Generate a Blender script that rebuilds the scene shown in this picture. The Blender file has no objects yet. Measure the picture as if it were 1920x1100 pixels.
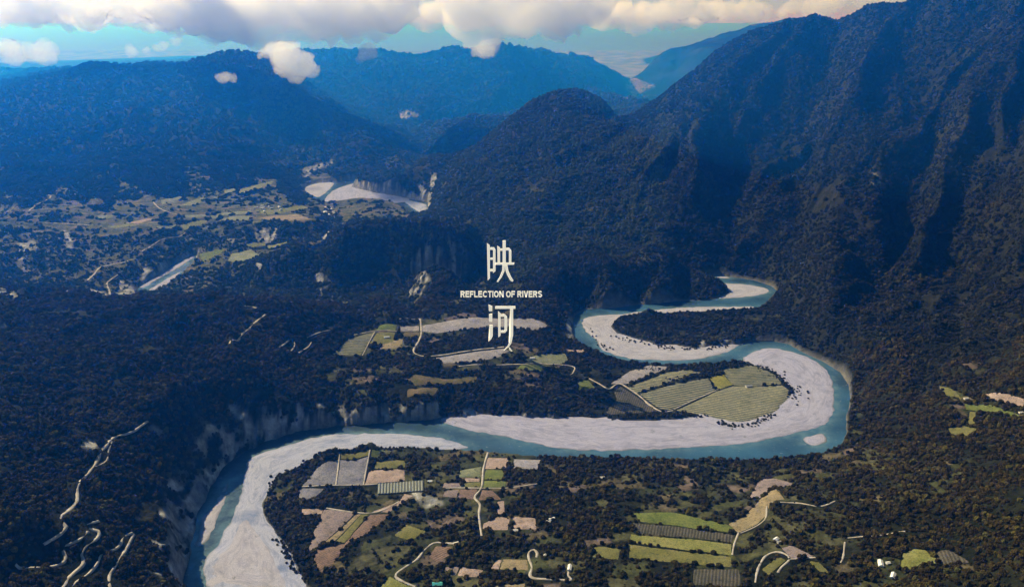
import bpy, bmesh, math, random
import numpy as np
from mathutils import Vector
from mathutils.geometry import delaunay_2d_cdt
R = math.radians
rng = np.random.default_rng(7)
random.seed(7)
S = bpy.context.scene
C = S.collection

# ------------------------------------------------------------------ camera, sky, sun, exposure
F, CX, CY, CAMZ = 1500.0, 960.0, 550.0, 1340.0       # focal length in photo pixels, principal point, flying height (m)
PITCH = math.atan(519.0 / 1500.0)
cam_d = bpy.data.cameras.new('camera'); cam = bpy.data.objects.new('camera', cam_d); C.objects.link(cam)
cam.location = (0, 0, CAMZ); cam.rotation_euler = (math.pi / 2 - PITCH, 0, 0)
cam_d.sensor_width = 36; cam_d.lens = 36 * F / 1920; cam_d.clip_start = 1; cam_d.clip_end = 400000
S.camera = cam
SUN_TO = Vector((-0.60, 0.50, 0.60)).normalized()
SUN_EL = math.asin(SUN_TO.z); SUN_ROT = math.atan2(SUN_TO.x, SUN_TO.y)
W = bpy.data.worlds.new('World'); S.world = W; W.use_nodes = True
nt = W.node_tree; bg = nt.nodes['Background']
sky = nt.nodes.new('ShaderNodeTexSky'); sky.sky_type = 'NISHITA'; sky.sun_disc = False
sky.sun_elevation = SUN_EL; sky.sun_rotation = SUN_ROT; sky.altitude = 1300; sky.air_density = 0.8; sky.dust_density = 0.0; sky.ozone_density = 2.0
nt.links.new(sky.outputs[0], bg.inputs[0]); bg.inputs[1].default_value = 0.05
sun_d = bpy.data.lights.new('sun', 'SUN'); sun = bpy.data.objects.new('sun', sun_d); C.objects.link(sun)
sun_d.energy = 5.0; sun_d.angle = R(0.53); sun_d.color = (1.0, 0.90, 0.71)
sun.rotation_euler = SUN_TO.to_track_quat('Z', 'Y').to_euler()
S.view_settings.view_transform = 'Standard'; S.view_settings.look = 'None'
S.view_settings.exposure = 0.55; S.view_settings.gamma = 1.0
S.cycles.max_bounces = 12; S.cycles.diffuse_bounces = 3; S.cycles.volume_bounces = 10; S.cycles.transparent_max_bounces = 8

# ------------------------------------------------------------------ helpers
cp, sp = math.cos(PITCH), math.sin(PITCH)
def rays(p):
    p = np.asarray(p, float)
    dx = (p[:, 0] - CX) / F; dy = (CY - p[:, 1]) / F
    return np.stack([dx, cp + dy * sp, -sp + dy * cp], 1)
def at_z(p, z=0.0):
    d = rays(p); t = (z - CAMZ) / d[:, 2]
    return d * t[:, None] + np.array([0, 0, CAMZ])
def at_d(p, dist):
    d = rays(p); t = dist / d[:, 1]
    return d * t[:, None] + np.array([0, 0, CAMZ])
def Z1(pts): return [(1000 + x * .36364, 480 + y * .36364) for x, y in pts]
def Z2(pts): return [(560 + x * .3125, 560 + y * .3125) for x, y in pts]
def Z5(pts): return [(x * .33636, 330 + y * .33636) for x, y in pts]
def Z6(pts): return [(x * .33636, 730 + y * .33636) for x, y in pts]
def Z7(pts): return [(560 + x * .33636, 730 + y * .33636) for x, y in pts]
def Z8(pts): return [(1280 + x * .33636, 730 + y * .33636) for x, y in pts]

def hash2(ix, iy, seed):
    h = (ix.astype(np.int64) * 374761393 + iy.astype(np.int64) * 668265263 + seed * 974634777) & 0xFFFFFFFF
    h = ((h ^ (h >> 13)) * 1274126177) & 0xFFFFFFFF
    return (h ^ (h >> 16)) & 0xFFFFFFFF
def gnoise(x, y, seed=0):
    ix = np.floor(x); iy = np.floor(y); fx = x - ix; fy = y - iy
    ux = fx * fx * fx * (fx * (fx * 6 - 15) + 10); uy = fy * fy * fy * (fy * (fy * 6 - 15) + 10)
    def g(ox, oy):
        a = hash2(ix + ox, iy + oy, seed) * (2 * math.pi / 4294967296.0)
        return np.cos(a) * (fx - ox) + np.sin(a) * (fy - oy)
    a = g(0, 0); b = g(1, 0); c = g(0, 1); d = g(1, 1)
    return (a + (b - a) * ux + (c - a) * uy + (a - b - c + d) * ux * uy) * 1.5
def fbm(x, y, o=4, seed=0, gain=.5):
    s = 0; a = 1.0
    for k in range(o):
        s = s + a * gnoise(x, y, seed + k); x = x * 2.03 + 11.3; y = y * 2.03 - 7.7; a *= gain
    return s
def ridged(x, y, o=5, seed=0, gain=.52):
    s = 0; a = 1.0; w = 1.0
    for k in range(o):
        n = 1 - np.abs(gnoise(x, y, seed + k)) * 1.6; n = n * n
        s = s + a * n * w; w = np.clip(n * 1.1, 0, 1); x = x * 2.07 + 5.1; y = y * 2.07 + 3.3; a *= gain
    return s
def blur(a, sig):
    if sig <= 0: return a
    r = int(3 * sig + 1); k = np.exp(-.5 * (np.arange(-r, r + 1) / sig) ** 2); k /= k.sum()
    for ax in (0, 1):
        pad = [(0, 0), (0, 0)]; pad[ax] = (r, r)
        b = np.pad(a, pad, mode='edge'); o = np.zeros_like(a); n = a.shape[ax]
        for i, kk in enumerate(k):
            o += kk * (b[i:i + n] if ax == 0 else b[:, i:i + n])
        a = o
    return a
def pip(x, y, poly):
    ins = np.zeros(x.shape, bool); n = len(poly); j = n - 1
    for i in range(n):
        xi, yi = poly[i][0], poly[i][1]; xj, yj = poly[j][0], poly[j][1]
        if yi != yj:
            ins ^= ((yi > y) != (yj > y)) & (x < (xj - xi) * (y - yi) / (yj - yi) + xi)
        j = i
    return ins

# ------------------------------------------------------------------ terrain control points: (pixel x, pixel y, 'z'|'d', metres)
REG = {}
NODES = []
def N(reg, amp, *pts):
    for p in pts:
        if p[2] == 'z': w = at_z([p[:2]], p[3])[0]
        elif p[2] == 'd': w = at_d([p[:2]], p[3])[0]
        else: w = np.array([p[0], p[1], p[3]], float)          # 'w' = world x, y, z
        a = p[4] if len(p) > 4 else amp
        NODES.append((w[0] / w[1], math.log(w[1]), w[2], a, reg))
# valley floor, terraces, banks
N('floor', 3, (1150,770,'z',4,0),(1300,768,'z',4,0),(1450,752,'z',4,0),(1400,690,'z',4,0),(1200,690,'z',5,0),(1250,735,'z',5,0),(1350,735,'z',4,0),
  (1100,690,'z',18),(1100,740,'z',12),(1070,640,'z',12),(1060,778,'z',4),(1150,782,'z',3),(960,772,'z',5),(880,776,'z',4),
  (1480,842,'z',2),(1320,836,'z',2),(1560,720,'z',2),(1540,790,'z',2))
N('peninsula', 4, (1200,605,'z',10),(1290,612,'z',18),(1380,600,'z',22),(1440,600,'z',30),(1250,636,'z',8),(1350,638,'z',14),(1430,625,'z',30),(1170,610,'z',5))
N('floor', 3, (440,852,'z',3),(500,824,'z',3),(560,805,'z',3),(640,795,'z',3),(728,790,'z',3),(812,784,'z',3),(400,895,'z',3),(372,960,'z',3),(350,1040,'z',3),(345,1100,'z',3))
N('terrace', 7, (480,768,'z',95,16),(560,756,'z',85,12),(600,752,'z',76,10),(700,752,'z',74,9),(800,748,'z',70,9),(870,742,'z',58,9),(960,745,'z',42,9),(1040,752,'z',26,7),
  (640,655,'z',86,2),(780,610,'z',86,2),(900,640,'z',74,3),(1030,610,'z',58,2),(1000,680,'z',52,3),(870,715,'z',64,6),(700,705,'z',76,6),(620,705,'z',84,8),(940,600,'z',72,2),(720,640,'z',84,2),
  (980,570,'z',92,8),(1060,590,'z',40,8),(860,580,'z',96,8),(700,595,'z',102,10))
N('lefthill', 26, (560,640,'z',135,14),(500,600,'z',200),(560,700,'z',115,14),(450,700,'z',180),(430,790,'z',90),(300,890,'z',125,20),(320,1000,'z',105,20),(310,1085,'z',95,20),
  (150,1000,'z',205,14),(30,1050,'z',240,14),(0,950,'z',300),(200,830,'z',225,16),(270,790,'z',210,16),(100,720,'z',310),(0,720,'z',340),(370,830,'z',110),(230,940,'z',170,16),(230,1080,'z',150,14),(330,720,'z',230),(300,640,'z',270),(150,640,'z',310),
  (10,600,'z',345),(50,552,'z',335),(130,550,'z',335),(200,562,'z',318),(320,562,'z',292),(420,557,'z',262),(520,562,'z',235),(630,567,'z',180),(720,572,'z',130),(820,560,'z',105),
  (-80,560,'z',360))
N('westvalley', 8, (-2100,3650,'w',90),(-1300,3700,'w',25),(-900,3720,'w',25),(-500,3720,'w',20),(-150,3780,'w',10))
# south bank and the slopes below the river
N('southbank', 5, (1580,858,'z',10),(1450,876,'z',12),(1250,872,'z',12),(1050,866,'z',10),(940,852,'z',6),(860,850,'z',6,2),(760,850,'z',7,1),(660,856,'z',8,1),
  (1400,950,'z',52),(1200,930,'z',34),(1200,1060,'z',56,3),(1330,1030,'z',70,2),(1400,1080,'z',90),(1000,900,'z',20,1),(1000,970,'z',26,1),(1000,1060,'z',40,2),(860,920,'z',18,1),(700,880,'z',10,1),(700,1000,'z',18,1),(750,1095,'z',30,2),(600,900,'z',9,1),(575,960,'z',9,1),(600,1060,'z',14,1),(870,1060,'z',34,2),(1100,1090,'z',50,3),(1450,930,'z',66),
  (540,930,'z',6,1),(565,1020,'z',6,1),(590,1090,'z',8,1),(0,1150,'w',45),(-300,1150,'w',30),(500,1150,'w',95))
N('southeast', 14, (1620,760,'z',22),(1620,835,'z',26),(1700,790,'z',75),(1830,800,'z',128,3),(1830,760,'z',132,3),(1900,770,'z',150,3),(1750,880,'z',95),(1900,880,'z',170),(1900,1000,'z',185),(1650,980,'z',100),(1700,1060,'z',112,4),(1560,1060,'z',98,4),(1480,1040,'z',94,3),(1560,920,'z',72),(1800,1040,'z',135,4),(1900,1095,'z',170),
  (1620,705,'z',40),(1680,690,'z',110),(1790,715,'z',150),(1920,690,'z',240))
# the big eastern mountain
N('eastmountain', 80, (1390,66,'d',6000,10),(1440,44,'d',5900,10),(1500,30,'d',5800,25),(1530,31,'d',5800,20),(1575,36,'d',5800,20),(1650,0,'d',5600,30),(1780,-20,'d',5300),(1920,-15,'d',4900),(2050,-20,'d',4500),
  (1162,224,'d',6300,2),(1185,214,'d',6250,2),(1230,184,'d',6150,4),(1300,130,'d',6050,6),(1340,94,'d',6000,8),
  (1340,180,'d',5400,50),(1300,300,'d',4900,50),(1280,400,'d',4500,50),(1290,490,'d',4230,30),(1360,330,'d',5000,50),(1365,470,'d',4330,30),(1420,360,'d',4700,50),(1400,470,'d',4300,40),
  (1600,240,'d',4600,60),(1640,340,'d',4200,50),(1560,440,'d',3950,50),(1480,520,'d',3830,30),(1750,400,'d',3900,60),(1830,450,'d',3700,50),(1800,530,'d',3500,50),(1500,300,'d',4900,60),(1500,430,'d',4250,50),(1700,470,'d',3850,50),(1650,540,'d',3560,40),
  (1900,300,'d',4000,60),(1900,500,'d',3250,50),(1760,200,'d',4600,70),(1500,130,'d',5400,60),(1700,100,'d',5100,60),(1450,220,'d',5250,60),
  (1505,640,'z',16,8),(1560,668,'z',26,8),(1500,600,'z',45,14),(1560,600,'d',3180,20),(1450,575,'z',8,4),(1470,542,'z',10,8),(1640,620,'d',3020,25),(1720,600,'d',3060,25),(1800,640,'d',2860,25),(1750,680,'d',2720,20),(1880,600,'d',2930,30),
  (1335,508,'z',25,8),(1390,512,'z',20,8),(1430,518,'z',20,8))
N('promontory', 20, (1040,504,'d',3800),(1130,491,'d',3880,8),(1200,490,'d',3910,8),(1250,496,'d',3930,8),(1310,520,'d',3900,8),(1345,541,'d',3840,5),(1000,532,'d',3600),(1100,570,'z',3,1),(1200,561,'z',3,1),(1290,555,'z',3,1),(1345,556,'z',3,3),(1085,582,'z',6,4),(940,548,'d',3650),(880,545,'d',3700,6))
# the wooded ridge in the middle and the valley flanks behind the title
N('midridge', 42, (430,540,'d',3920,8),(500,492,'d',4040,14),(560,452,'d',4110,16),(640,416,'d',4180,16),(720,405,'d',4200,14),(790,408,'d',4200,14),(850,430,'d',4160,16),(-960,4700,'w',90),(-720,4750,'w',80),(-520,4750,'w',80),(-350,4700,'w',120),(560,545,'z',8,8),(680,545,'z',8,8),(760,545,'z',8,6),(480,545,'z',8,6),(870,530,'z',10,6),(900,500,'d',4080),
  (620,470,'d',4070),(720,480,'d',4070),(800,480,'d',4050))
N('hump', 55, (1000,180,'d',6500,6),(1040,166,'d',6550,4),(1085,163,'d',6550,4),(1130,182,'d',6450,3),(960,216,'d',6400,8),(900,268,'d',6400,12),(860,290,'d',6400,14),(1060,200,'d',6250,14),(1010,230,'d',6150,16),(1120,230,'d',6050,14),(1148,212,'d',6300,3),(800,306,'d',6400,30),(740,324,'d',6400,20),(705,344,'d',6350,10),
  (780,372,'z',6,6),(730,352,'z',6,5),(800,400,'z',8,5),(850,376,'d',5250,35),(950,322,'d',5450,40),(1050,268,'d',5750,40),(830,400,'d',5000,30),
  (900,360,'d',5200),(900,420,'d',4700,35),(1000,380,'d',4800,40),(1080,300,'d',5350,45),(1150,300,'d',5300,40),(1080,425,'d',4600,30),(1000,472,'d',4220,25),(960,520,'d',4000,15),(1180,400,'d',4650,45),(1200,300,'d',5150,50),(1180,480,'d',4250,25),(1240,440,'d',4400,30),
  (-300,7400,'w',30),(300,7800,'w',120),(900,7600,'w',200),(1300,7700,'w',250))
# western plateau
N('plateau', 3, (582,408,'z',105),(520,418,'z',108),(450,424,'z',112),(300,432,'z',118),(200,428,'z',126,5),(100,424,'z',145,8),(0,428,'z',165,12),(-120,430,'z',190,12),
  (300,400,'z',124),(400,390,'z',116),(500,390,'z',110),(560,390,'z',80),(250,380,'z',140),(120,385,'z',155,8),(400,360,'z',118),(520,345,'z',100),(0,380,'z',185,14),(560,345,'z',30),(560,365,'z',25),(640,400,'z',22),(740,385,'z',16),(760,400,'z',12),(700,395,'z',24),(590,345,'z',10))
N('westvalley', 10, (582,440,'z',45),(500,453,'z',45,3),(430,470,'z',40,3),(360,476,'z',20),(540,462,'z',55,3),(480,480,'z',42,3),(420,500,'z',34,3),(380,530,'z',25),(330,540,'z',8),(230,545,'z',12),(200,525,'z',45,14),(270,505,'z',35,10),(300,470,'z',60,12),(200,470,'z',80,16),(100,500,'z',100,18),(50,465,'z',125,18),(0,530,'z',130,18),(-80,500,'z',160,18),(600,440,'z',50),(640,425,'z',60))
# western ranges
N('westrange', 75, (-100,178,'d',8500,14),(0,166,'d',8500,12),(90,158,'d',8500,12),(140,134,'d',8900,10),(180,120,'d',9000,25),(260,128,'d',9000,25),(340,118,'d',9300,25),(410,93,'d',9500,25),(440,90,'d',9600,25),(490,100,'d',9800,30),
  (280,175,'d',8300,60),(330,260,'d',7300,60),(300,345,'z',165,14),(420,192,'d',8200,60),(430,280,'d',7200,60),(440,340,'z',130,14),(120,300,'d',6900,60),(180,365,'z',165,14),(60,360,'z',190,20),(20,260,'d',7200,60),(150,210,'d',7900,60),(220,290,'d',6900,60),(-100,330,'d',6300,50),(520,330,'z',110,12))
N('midhill', 45, (520,186,'d',8400,35),(560,188,'d',8200,30),(600,205,'d',8000,30),(680,240,'d',7800,25),(760,275,'d',7700,15),(796,289,'d',7600,8),(560,332,'z',20,8),(690,330,'z',14,8),(770,300,'z',14,8),(620,280,'d',7500,40),(540,270,'d',7600,40),(640,315,'z',60,15))
N('fargorge', 12, (800,286,'z',3),(812,276,'z',6),(760,240,'z',60,30),(700,225,'z',130,40),(830,255,'d',8350,25),(880,222,'d',8700,30),(945,224,'d',8700,30),(860,275,'d',7900,20),(650,195,'d',10500,40))
N('farrange', 70, (560,98,'d',12300,40),(620,94,'d',12500,40),(690,90,'d',12500,40),(790,103,'d',12500,40),(860,90,'d',12500,40),(950,85,'d',12500,40),(1000,91,'d',13000,30),(1060,100,'d',13500,25),(1110,110,'d',14000,20),(1160,131,'d',14500,15),(1182,151,'d',15000,8),
  (900,222,'z',60,20),(1000,205,'z',60,20),(600,160,'d',11000,70),(740,150,'d',11300,70),(840,160,'d',11300,70),(960,150,'d',11800,60),(1080,160,'d',12500,40),(1150,195,'z',20,8),(520,150,'d',10500,60))
N('farplain', 2, (1160,185,'z',4),(1190,165,'z',3),(1210,150,'z',4),(1225,125,'z',3),(1200,112,'z',3),(1130,104,'z',3),(1130,98,'z',2),(1255,98,'z',2),(1000,98,'z',3),(1240,180,'z',10),(900,96,'z',2))
N('farridge', 60, (1178,150,'d',15500,15),(1200,132,'d',16000,20),(1240,96,'d',16500,25),(1300,80,'d',17000,25),(1350,66,'d',17500,25),(1400,52,'d',18000,25),(1480,35,'d',18000,25),(1290,180,'d',13500,20),(1320,150,'d',13500,20))
# rim of the built country
N('lefthill', 20, (-1100,1150,'w',255),(-1900,2000,'w',370),(-2900,3050,'w',420)); N('westvalley', 20, (-3900,4100,'w',190))
N('plateau', 20, (-5800,6000,'w',230)); N('westrange', 60, (-8600,9000,'w',820),(-8000,13000,'w',500),(-3500,11500,'w',500),(-1500,15500,'w',300))
N('southeast', 20, (1100,1150,'w',170),(1950,2050,'w',270)); N('eastmountain', 70, (2900,3050,'w',640),(3800,4000,'w',1300),(4800,5050,'w',1620),(6500,6900,'w',1350),(3000,8200,'w',700),(1700,8000,'w',420))
N('farridge', 40, (9000,11500,'w',800),(13000,18000,'w',900),(4200,22000,'w',300))
N('farplain', 0, (-16000,25000,'w',2),(0,24000,'w',2),(17000,30000,'w',2),(-30000,36000,'w',-12),(-6000,36000,'w',-12),(3000,36500,'w',-12),(8000,37500,'w',-12),(30000,38000,'w',-12))
WMAX = math.log(40000.0); WMIN = math.log(1160.0); UMAX = 0.95
N('farplain', 0, (-.95*39900,39900,'w',-12),(.95*39900,39900,'w',-12))

NU, NV = 960, 980
ug = np.linspace(-UMAX, UMAX, NU); wg = np.linspace(WMIN, WMAX, NV)
U2, W2 = np.meshgrid(ug, wg)                                   # [v, u]
Y2 = np.exp(W2); X2 = U2 * Y2
nod = np.array([n[:4] for n in NODES])
key = {}
for i, n in enumerate(nod): key[(round(n[0], 3), round(n[1], 3))] = i
idx = sorted(key.values()); nod = nod[idx]; nreg = [NODES[i][4] for i in idx]
vs, _, fs, ov, _, _ = delaunay_2d_cdt([Vector((a * 2.2, b)) for a, b in nod[:, :2]], [], [], 0, 1e-6)
vn = [o[0] for o in ov]
H = np.full(U2.shape, np.nan); A = np.full(U2.shape, 0.0)
du = ug[1] - ug[0]; dw = wg[1] - wg[0]
for f in fs:
    t = nod[[vn[i] for i in f]]
    a0 = max(0, int((t[:, 0].min() + UMAX) / du)); a1 = min(NU, int((t[:, 0].max() + UMAX) / du) + 2)
    b0 = max(0, int((t[:, 1].min() - WMIN) / dw)); b1 = min(NV, int((t[:, 1].max() - WMIN) / dw) + 2)
    if a1 <= a0 or b1 <= b0: continue
    x = U2[b0:b1, a0:a1]; y = W2[b0:b1, a0:a1]
    (x0, y0), (x1, y1), (x2, y2) = t[:, :2]
    den = (y1 - y2) * (x0 - x2) + (x2 - x1) * (y0 - y2)
    if abs(den) < 1e-12: continue
    l0 = ((y1 - y2) * (x - x2) + (x2 - x1) * (y - y2)) / den; l1 = ((y2 - y0) * (x - x2) + (x0 - x2) * (y - y2)) / den; l2 = 1 - l0 - l1
    m = (l0 > -1e-4) & (l1 > -1e-4) & (l2 > -1e-4)
    H[b0:b1, a0:a1][m] = (l0 * t[0, 2] + l1 * t[1, 2] + l2 * t[2, 2])[m]
    A[b0:b1, a0:a1][m] = (l0 * t[0, 3] + l1 * t[1, 3] + l2 * t[2, 3])[m]
for k in range(NU):                                            # fill cells outside the hull
    col = H[:, k]; bad = np.isnan(col)
    if bad.any() and not bad.all():
        col[bad] = np.interp(np.flatnonzero(bad), np.flatnonzero(~bad), col[~bad])
for j in range(NV):
    row = H[j]; bad = np.isnan(row)
    if bad.any(): row[bad] = np.interp(np.flatnonzero(bad), np.flatnonzero(~bad), row[~bad])
H = blur(H, 2.2); A = blur(A, 5)
# gullies and spurs
wx = X2 + 160 * fbm(X2 / 700, Y2 / 700, 3, 40); wy = Y2 + 160 * fbm(X2 / 700 + 31, Y2 / 700, 3, 50)
sc = np.clip(Y2 / 4200, .75, 2.4)
rn = ridged(wx / 520, wy / 640, 6, 3) - 1.05
rn2 = ridged(wx / 210 + 9, wy / 250, 5, 13) - 1.05
far = np.clip((Y2 - 5500) / 3000, 0, 1)
rn3 = ridged(wx / 1300, wy / 1500, 6, 23) - 1.05
rn -= rn.mean(); rn2 -= rn2.mean(); rn3 -= rn3.mean(); As = np.minimum(A, 20 + .25 * np.maximum(A - 20, 0))
H = H + As * ((1 - far) * 1.1 * rn + far * 1.7 * rn3 + .45 * rn2 + far * .45 * rn)
Hb = blur(H, 22); gby, gbx = np.gradient(Hb); gby = gby / np.gradient(Y2, axis=0); gbx = gbx / np.gradient(X2, axis=1) - gby * U2 * 0; phi = np.arctan2(gby, gbx); sb = np.hypot(gbx, gby)
acc = 0; ws = 1e-6; gs = np.clip(Y2 / 4500, .7, 2.2)
for k in range(4):
    th = math.pi * k / 4; wk = np.clip(np.cos(2 * (phi - th)), 0, 1) ** 2 + .01
    al = wx * math.cos(th) + wy * math.sin(th); pe = -wx * math.sin(th) + wy * math.cos(th)
    near_ = ridged(pe / 330, al / 1500 + 3 * k, 3, 200 + 10 * k, .42); far_ = ridged(pe / 620, al / 2600 + 3 * k, 4, 260 + 10 * k, .45); near_ -= near_.mean(); far_ -= far_.mean()
    acc = acc + wk * (near_ * (1 - far) + far_ * far * 1.6); ws = ws + wk
H = H + np.maximum(A - 6, 0) * 1.15 * np.clip(sb / .35, 0, 1.3) * acc / ws
H = H + np.minimum(A, 12) * .22 * fbm(X2 / 60, Y2 / 60, 3, 77)

# ------------------------------------------------------------------ the river bed
WATER = {
 'main': [(330,1140),(346,1076),(357,1040),(363,1000),(373,960),(395,915),(415,880),(437,862),(471,842),(504,826),(555,809),(605,800),(661,795),(728,791),(779,788),(812,784),
          (870,783),(900,779),(960,781),(1050,785),(1100,786),(1200,791),(1280,786),(1320,779),(1371,796),(1411,792),(1457,774),(1486,744),(1486,730),(1466,711),(1447,696),(1411,683),(1385,676),
          (1364,679),(1302,683),(1240,683),(1189,677),(1171,676),(1145,670),(1120,661),(1098,650),(1078,637),(1072,607),(1078,589),(1102,579),(1153,575),(1204,570),(1262,564),(1320,564),(1349,558),
          (1367,549),(1364,542),(1338,531),(1310,522),(1320,515),(1349,515),(1385,520),(1418,526),(1447,535),(1457,544),(1448,556),(1434,568),(1424,576),(1364,584),(1291,586),(1225,588),(1182,591),(1153,602),(1144,613),
          (1156,625),(1189,636),(1218,642),(1233,649),(1262,647),(1298,653),(1338,649),(1378,645),(1396,642),(1407,639),(1444,637),(1480,644),(1509,661),(1545,677),(1578,697),(1593,720),(1596,749),(1588,782),(1588,811),(1578,834),(1545,848),
          (1491,858),(1436,864),(1364,864),(1291,864),(1182,864),(1036,858),(970,853),(916,846),(839,842),(779,840),(728,840),(695,841),(639,850),(572,867),(518,893),(505,914),(491,947),(494,967),(518,1001),(538,1025),(555,1065),(578,1102),(600,1140)],
 'west': [(222,566),(235,559),(262,536),(289,520),(319,499),(363,477),(375,474),(358,499),(337,519),(304,540),(279,562)],
 'upper': [(564,352),(590,343),(635,340),(690,334),(686,342),(660,350),(700,360),(740,366),(780,374),(805,378),(803,396),(785,404),(765,402),(760,392),(735,383),(700,381),(640,382),(605,381),(585,371)],
 'gorge': [(770,300),(792,286),(806,281),(812,287),(790,296)],
 'rapid': [(772,536),(800,527),(830,532),(866,529),(858,541),(830,547),(800,550)],
}
riv = np.zeros(U2.shape)
def mask_world(poly, pad=0):
    p = np.asarray(poly); u = p[:, 0] / p[:, 1]; w = np.log(p[:, 1])
    a0 = max(0, int((u.min() + UMAX) / du) - 1); a1 = min(NU, int((u.max() + UMAX) / du) + 2)
    b0 = max(0, int((w.min() - WMIN) / dw) - 1); b1 = min(NV, int((w.max() - WMIN) / dw) + 2)
    if a1 <= a0 or b1 <= b0: return (slice(0, 0), slice(0, 0)), np.zeros((0, 0), bool)
    sl = (slice(b0, b1), slice(a0, a1))
    return sl, pip(X2[sl], Y2[sl], [(q[0], q[1]) for q in p])
for k, px in WATER.items():
    sl, m = mask_world(at_z(px, 0.0)); riv[sl][m] = 1
rb = blur(riv, 1.0); cov = np.clip((rb - .12) / .76, 0, 1); cov = cov * cov * (3 - 2 * cov)
near_riv = np.clip(blur(riv, 9) * 2.6, 0, 1)
land = np.maximum(H, 2.2 + 1.2 * fbm(X2 / 40, Y2 / 40, 2, 5))
sea = Y2 > 34500
land = np.where(sea, H, land)
H = land * (1 - cov) - 4.0 * cov

def hz(x, y, arr=None):
    arr = H if arr is None else arr
    fu = np.clip((np.asarray(x) / np.asarray(y) + UMAX) / du, 0, NU - 1.001); fw = np.clip((np.log(y) - WMIN) / dw, 0, NV - 1.001)
    i = fu.astype(int); j = fw.astype(int); a = fu - i; b = fw - j
    return (arr[j, i] * (1 - a) + arr[j, i + 1] * a) * (1 - b) + (arr[j + 1, i] * (1 - a) + arr[j + 1, i + 1] * a) * b
YS = np.exp(np.linspace(WMIN, math.log(38000), 2600))
H0 = H.copy()
def drape(px):
    """where the line of sight through each pixel first meets the ground"""
    out = []
    for d in rays(px):
        t = YS / d[1]; x = d[0] * t; z = CAMZ + d[2] * t
        g = hz(x, YS, H0) - z
        hit = np.flatnonzero(g > 0); k = hit[0] if len(hit) else len(YS) - 1
        if k > 0:
            s = g[k - 1] / (g[k - 1] - g[k] + 1e-9); y = YS[k - 1] + s * (YS[k] - YS[k - 1])
        else: y = YS[0]
        out.append((d[0] * y / d[1], y, CAMZ + d[2] * y / d[1]))
    return np.array(out)

# ------------------------------------------------------------------ materials
def new_mat(name):
    m = bpy.data.materials.new(name); m.use_nodes = True; n = m.node_tree
    b = n.nodes['Principled BSDF']; b.inputs['Roughness'].default_value = .9; b.inputs['Specular IOR Level'].default_value = .02
    return m, n, b
def mixcol(n, a, b, f, mode='MIX'):
    x = n.nodes.new('ShaderNodeMix'); x.data_type = 'RGBA'; x.blend_type = mode
    for k, v in ((6, a), (7, b), (0, f)):
        if isinstance(v, (int, float)): x.inputs[k].default_value = v
        elif isinstance(v, tuple): x.inputs[k].default_value = (*v, 1) if len(v) == 3 else v
        else: n.links.new(v, x.inputs[k])
    return x.outputs[2]
def noise(n, scale, detail=4, rough=.6, vec=None, dist=0.0):
    t = n.nodes.new('ShaderNodeTexNoise'); t.inputs['Scale'].default_value = scale; t.inputs['Detail'].default_value = detail; t.inputs['Roughness'].default_value = rough; t.inputs['Distortion'].default_value = dist
    if vec is not None: n.links.new(vec, t.inputs['Vector'])
    return t.outputs[0]
def ramp(n, fac, lo, hi):
    r = n.nodes.new('ShaderNodeMapRange'); r.inputs[1].default_value = lo; r.inputs[2].default_value = hi
    n.links.new(fac, r.inputs[0]); return r.outputs[0]
def coords(n, scale=(1, 1, 1), rot=(0, 0, 0)):
    g = n.nodes.new('ShaderNodeNewGeometry'); m = n.nodes.new('ShaderNodeMapping'); m.inputs['Scale'].default_value = scale; m.inputs['Rotation'].default_value = rot
    n.links.new(g.outputs['Position'], m.inputs[0]); return m.outputs[0]
def bump(n, b, h, dist, strength=1.0):
    x = n.nodes.new('ShaderNodeBump'); x.inputs['Distance'].default_value = dist; x.inputs['Strength'].default_value = strength
    n.links.new(h, x.inputs['Height']); n.links.new(x.outputs[0], b.inputs['Normal'])

M = {}
m, n, b = new_mat('land'); M['land'] = m
at = n.nodes.new('ShaderNodeAttribute'); at.attribute_name = 'col'
v = coords(n)
sp1 = noise(n, .045, 6, .7, v); sp2 = noise(n, .006, 5, .6, v)
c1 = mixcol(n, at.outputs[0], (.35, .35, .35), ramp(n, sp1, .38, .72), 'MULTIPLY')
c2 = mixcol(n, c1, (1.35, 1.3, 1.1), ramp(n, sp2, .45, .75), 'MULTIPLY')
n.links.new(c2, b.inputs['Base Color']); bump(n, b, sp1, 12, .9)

m, n, b = new_mat('tree'); M['tree'] = m
at = n.nodes.new('ShaderNodeAttribute'); at.attribute_name = 'tint'; at.attribute_type = 'INSTANCER'
v = coords(n)
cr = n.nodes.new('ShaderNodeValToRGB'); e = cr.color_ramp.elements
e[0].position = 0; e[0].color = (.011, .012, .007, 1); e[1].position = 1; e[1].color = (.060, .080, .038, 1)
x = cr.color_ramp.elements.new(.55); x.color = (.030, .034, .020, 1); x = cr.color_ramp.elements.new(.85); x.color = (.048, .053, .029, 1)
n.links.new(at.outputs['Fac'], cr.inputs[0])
wa = n.nodes.new('ShaderNodeAttribute'); wa.attribute_name = 'warm'; wa.attribute_type = 'INSTANCER'; tcol = mixcol(n, cr.outputs[0], (1.75, 1.15, .62), wa.outputs['Fac'], 'MULTIPLY')
n.links.new(mixcol(n, tcol, (.45, .45, .45), ramp(n, noise(n, .5, 3, .6, v), .4, .7), 'MULTIPLY'), b.inputs['Base Color'])

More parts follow.
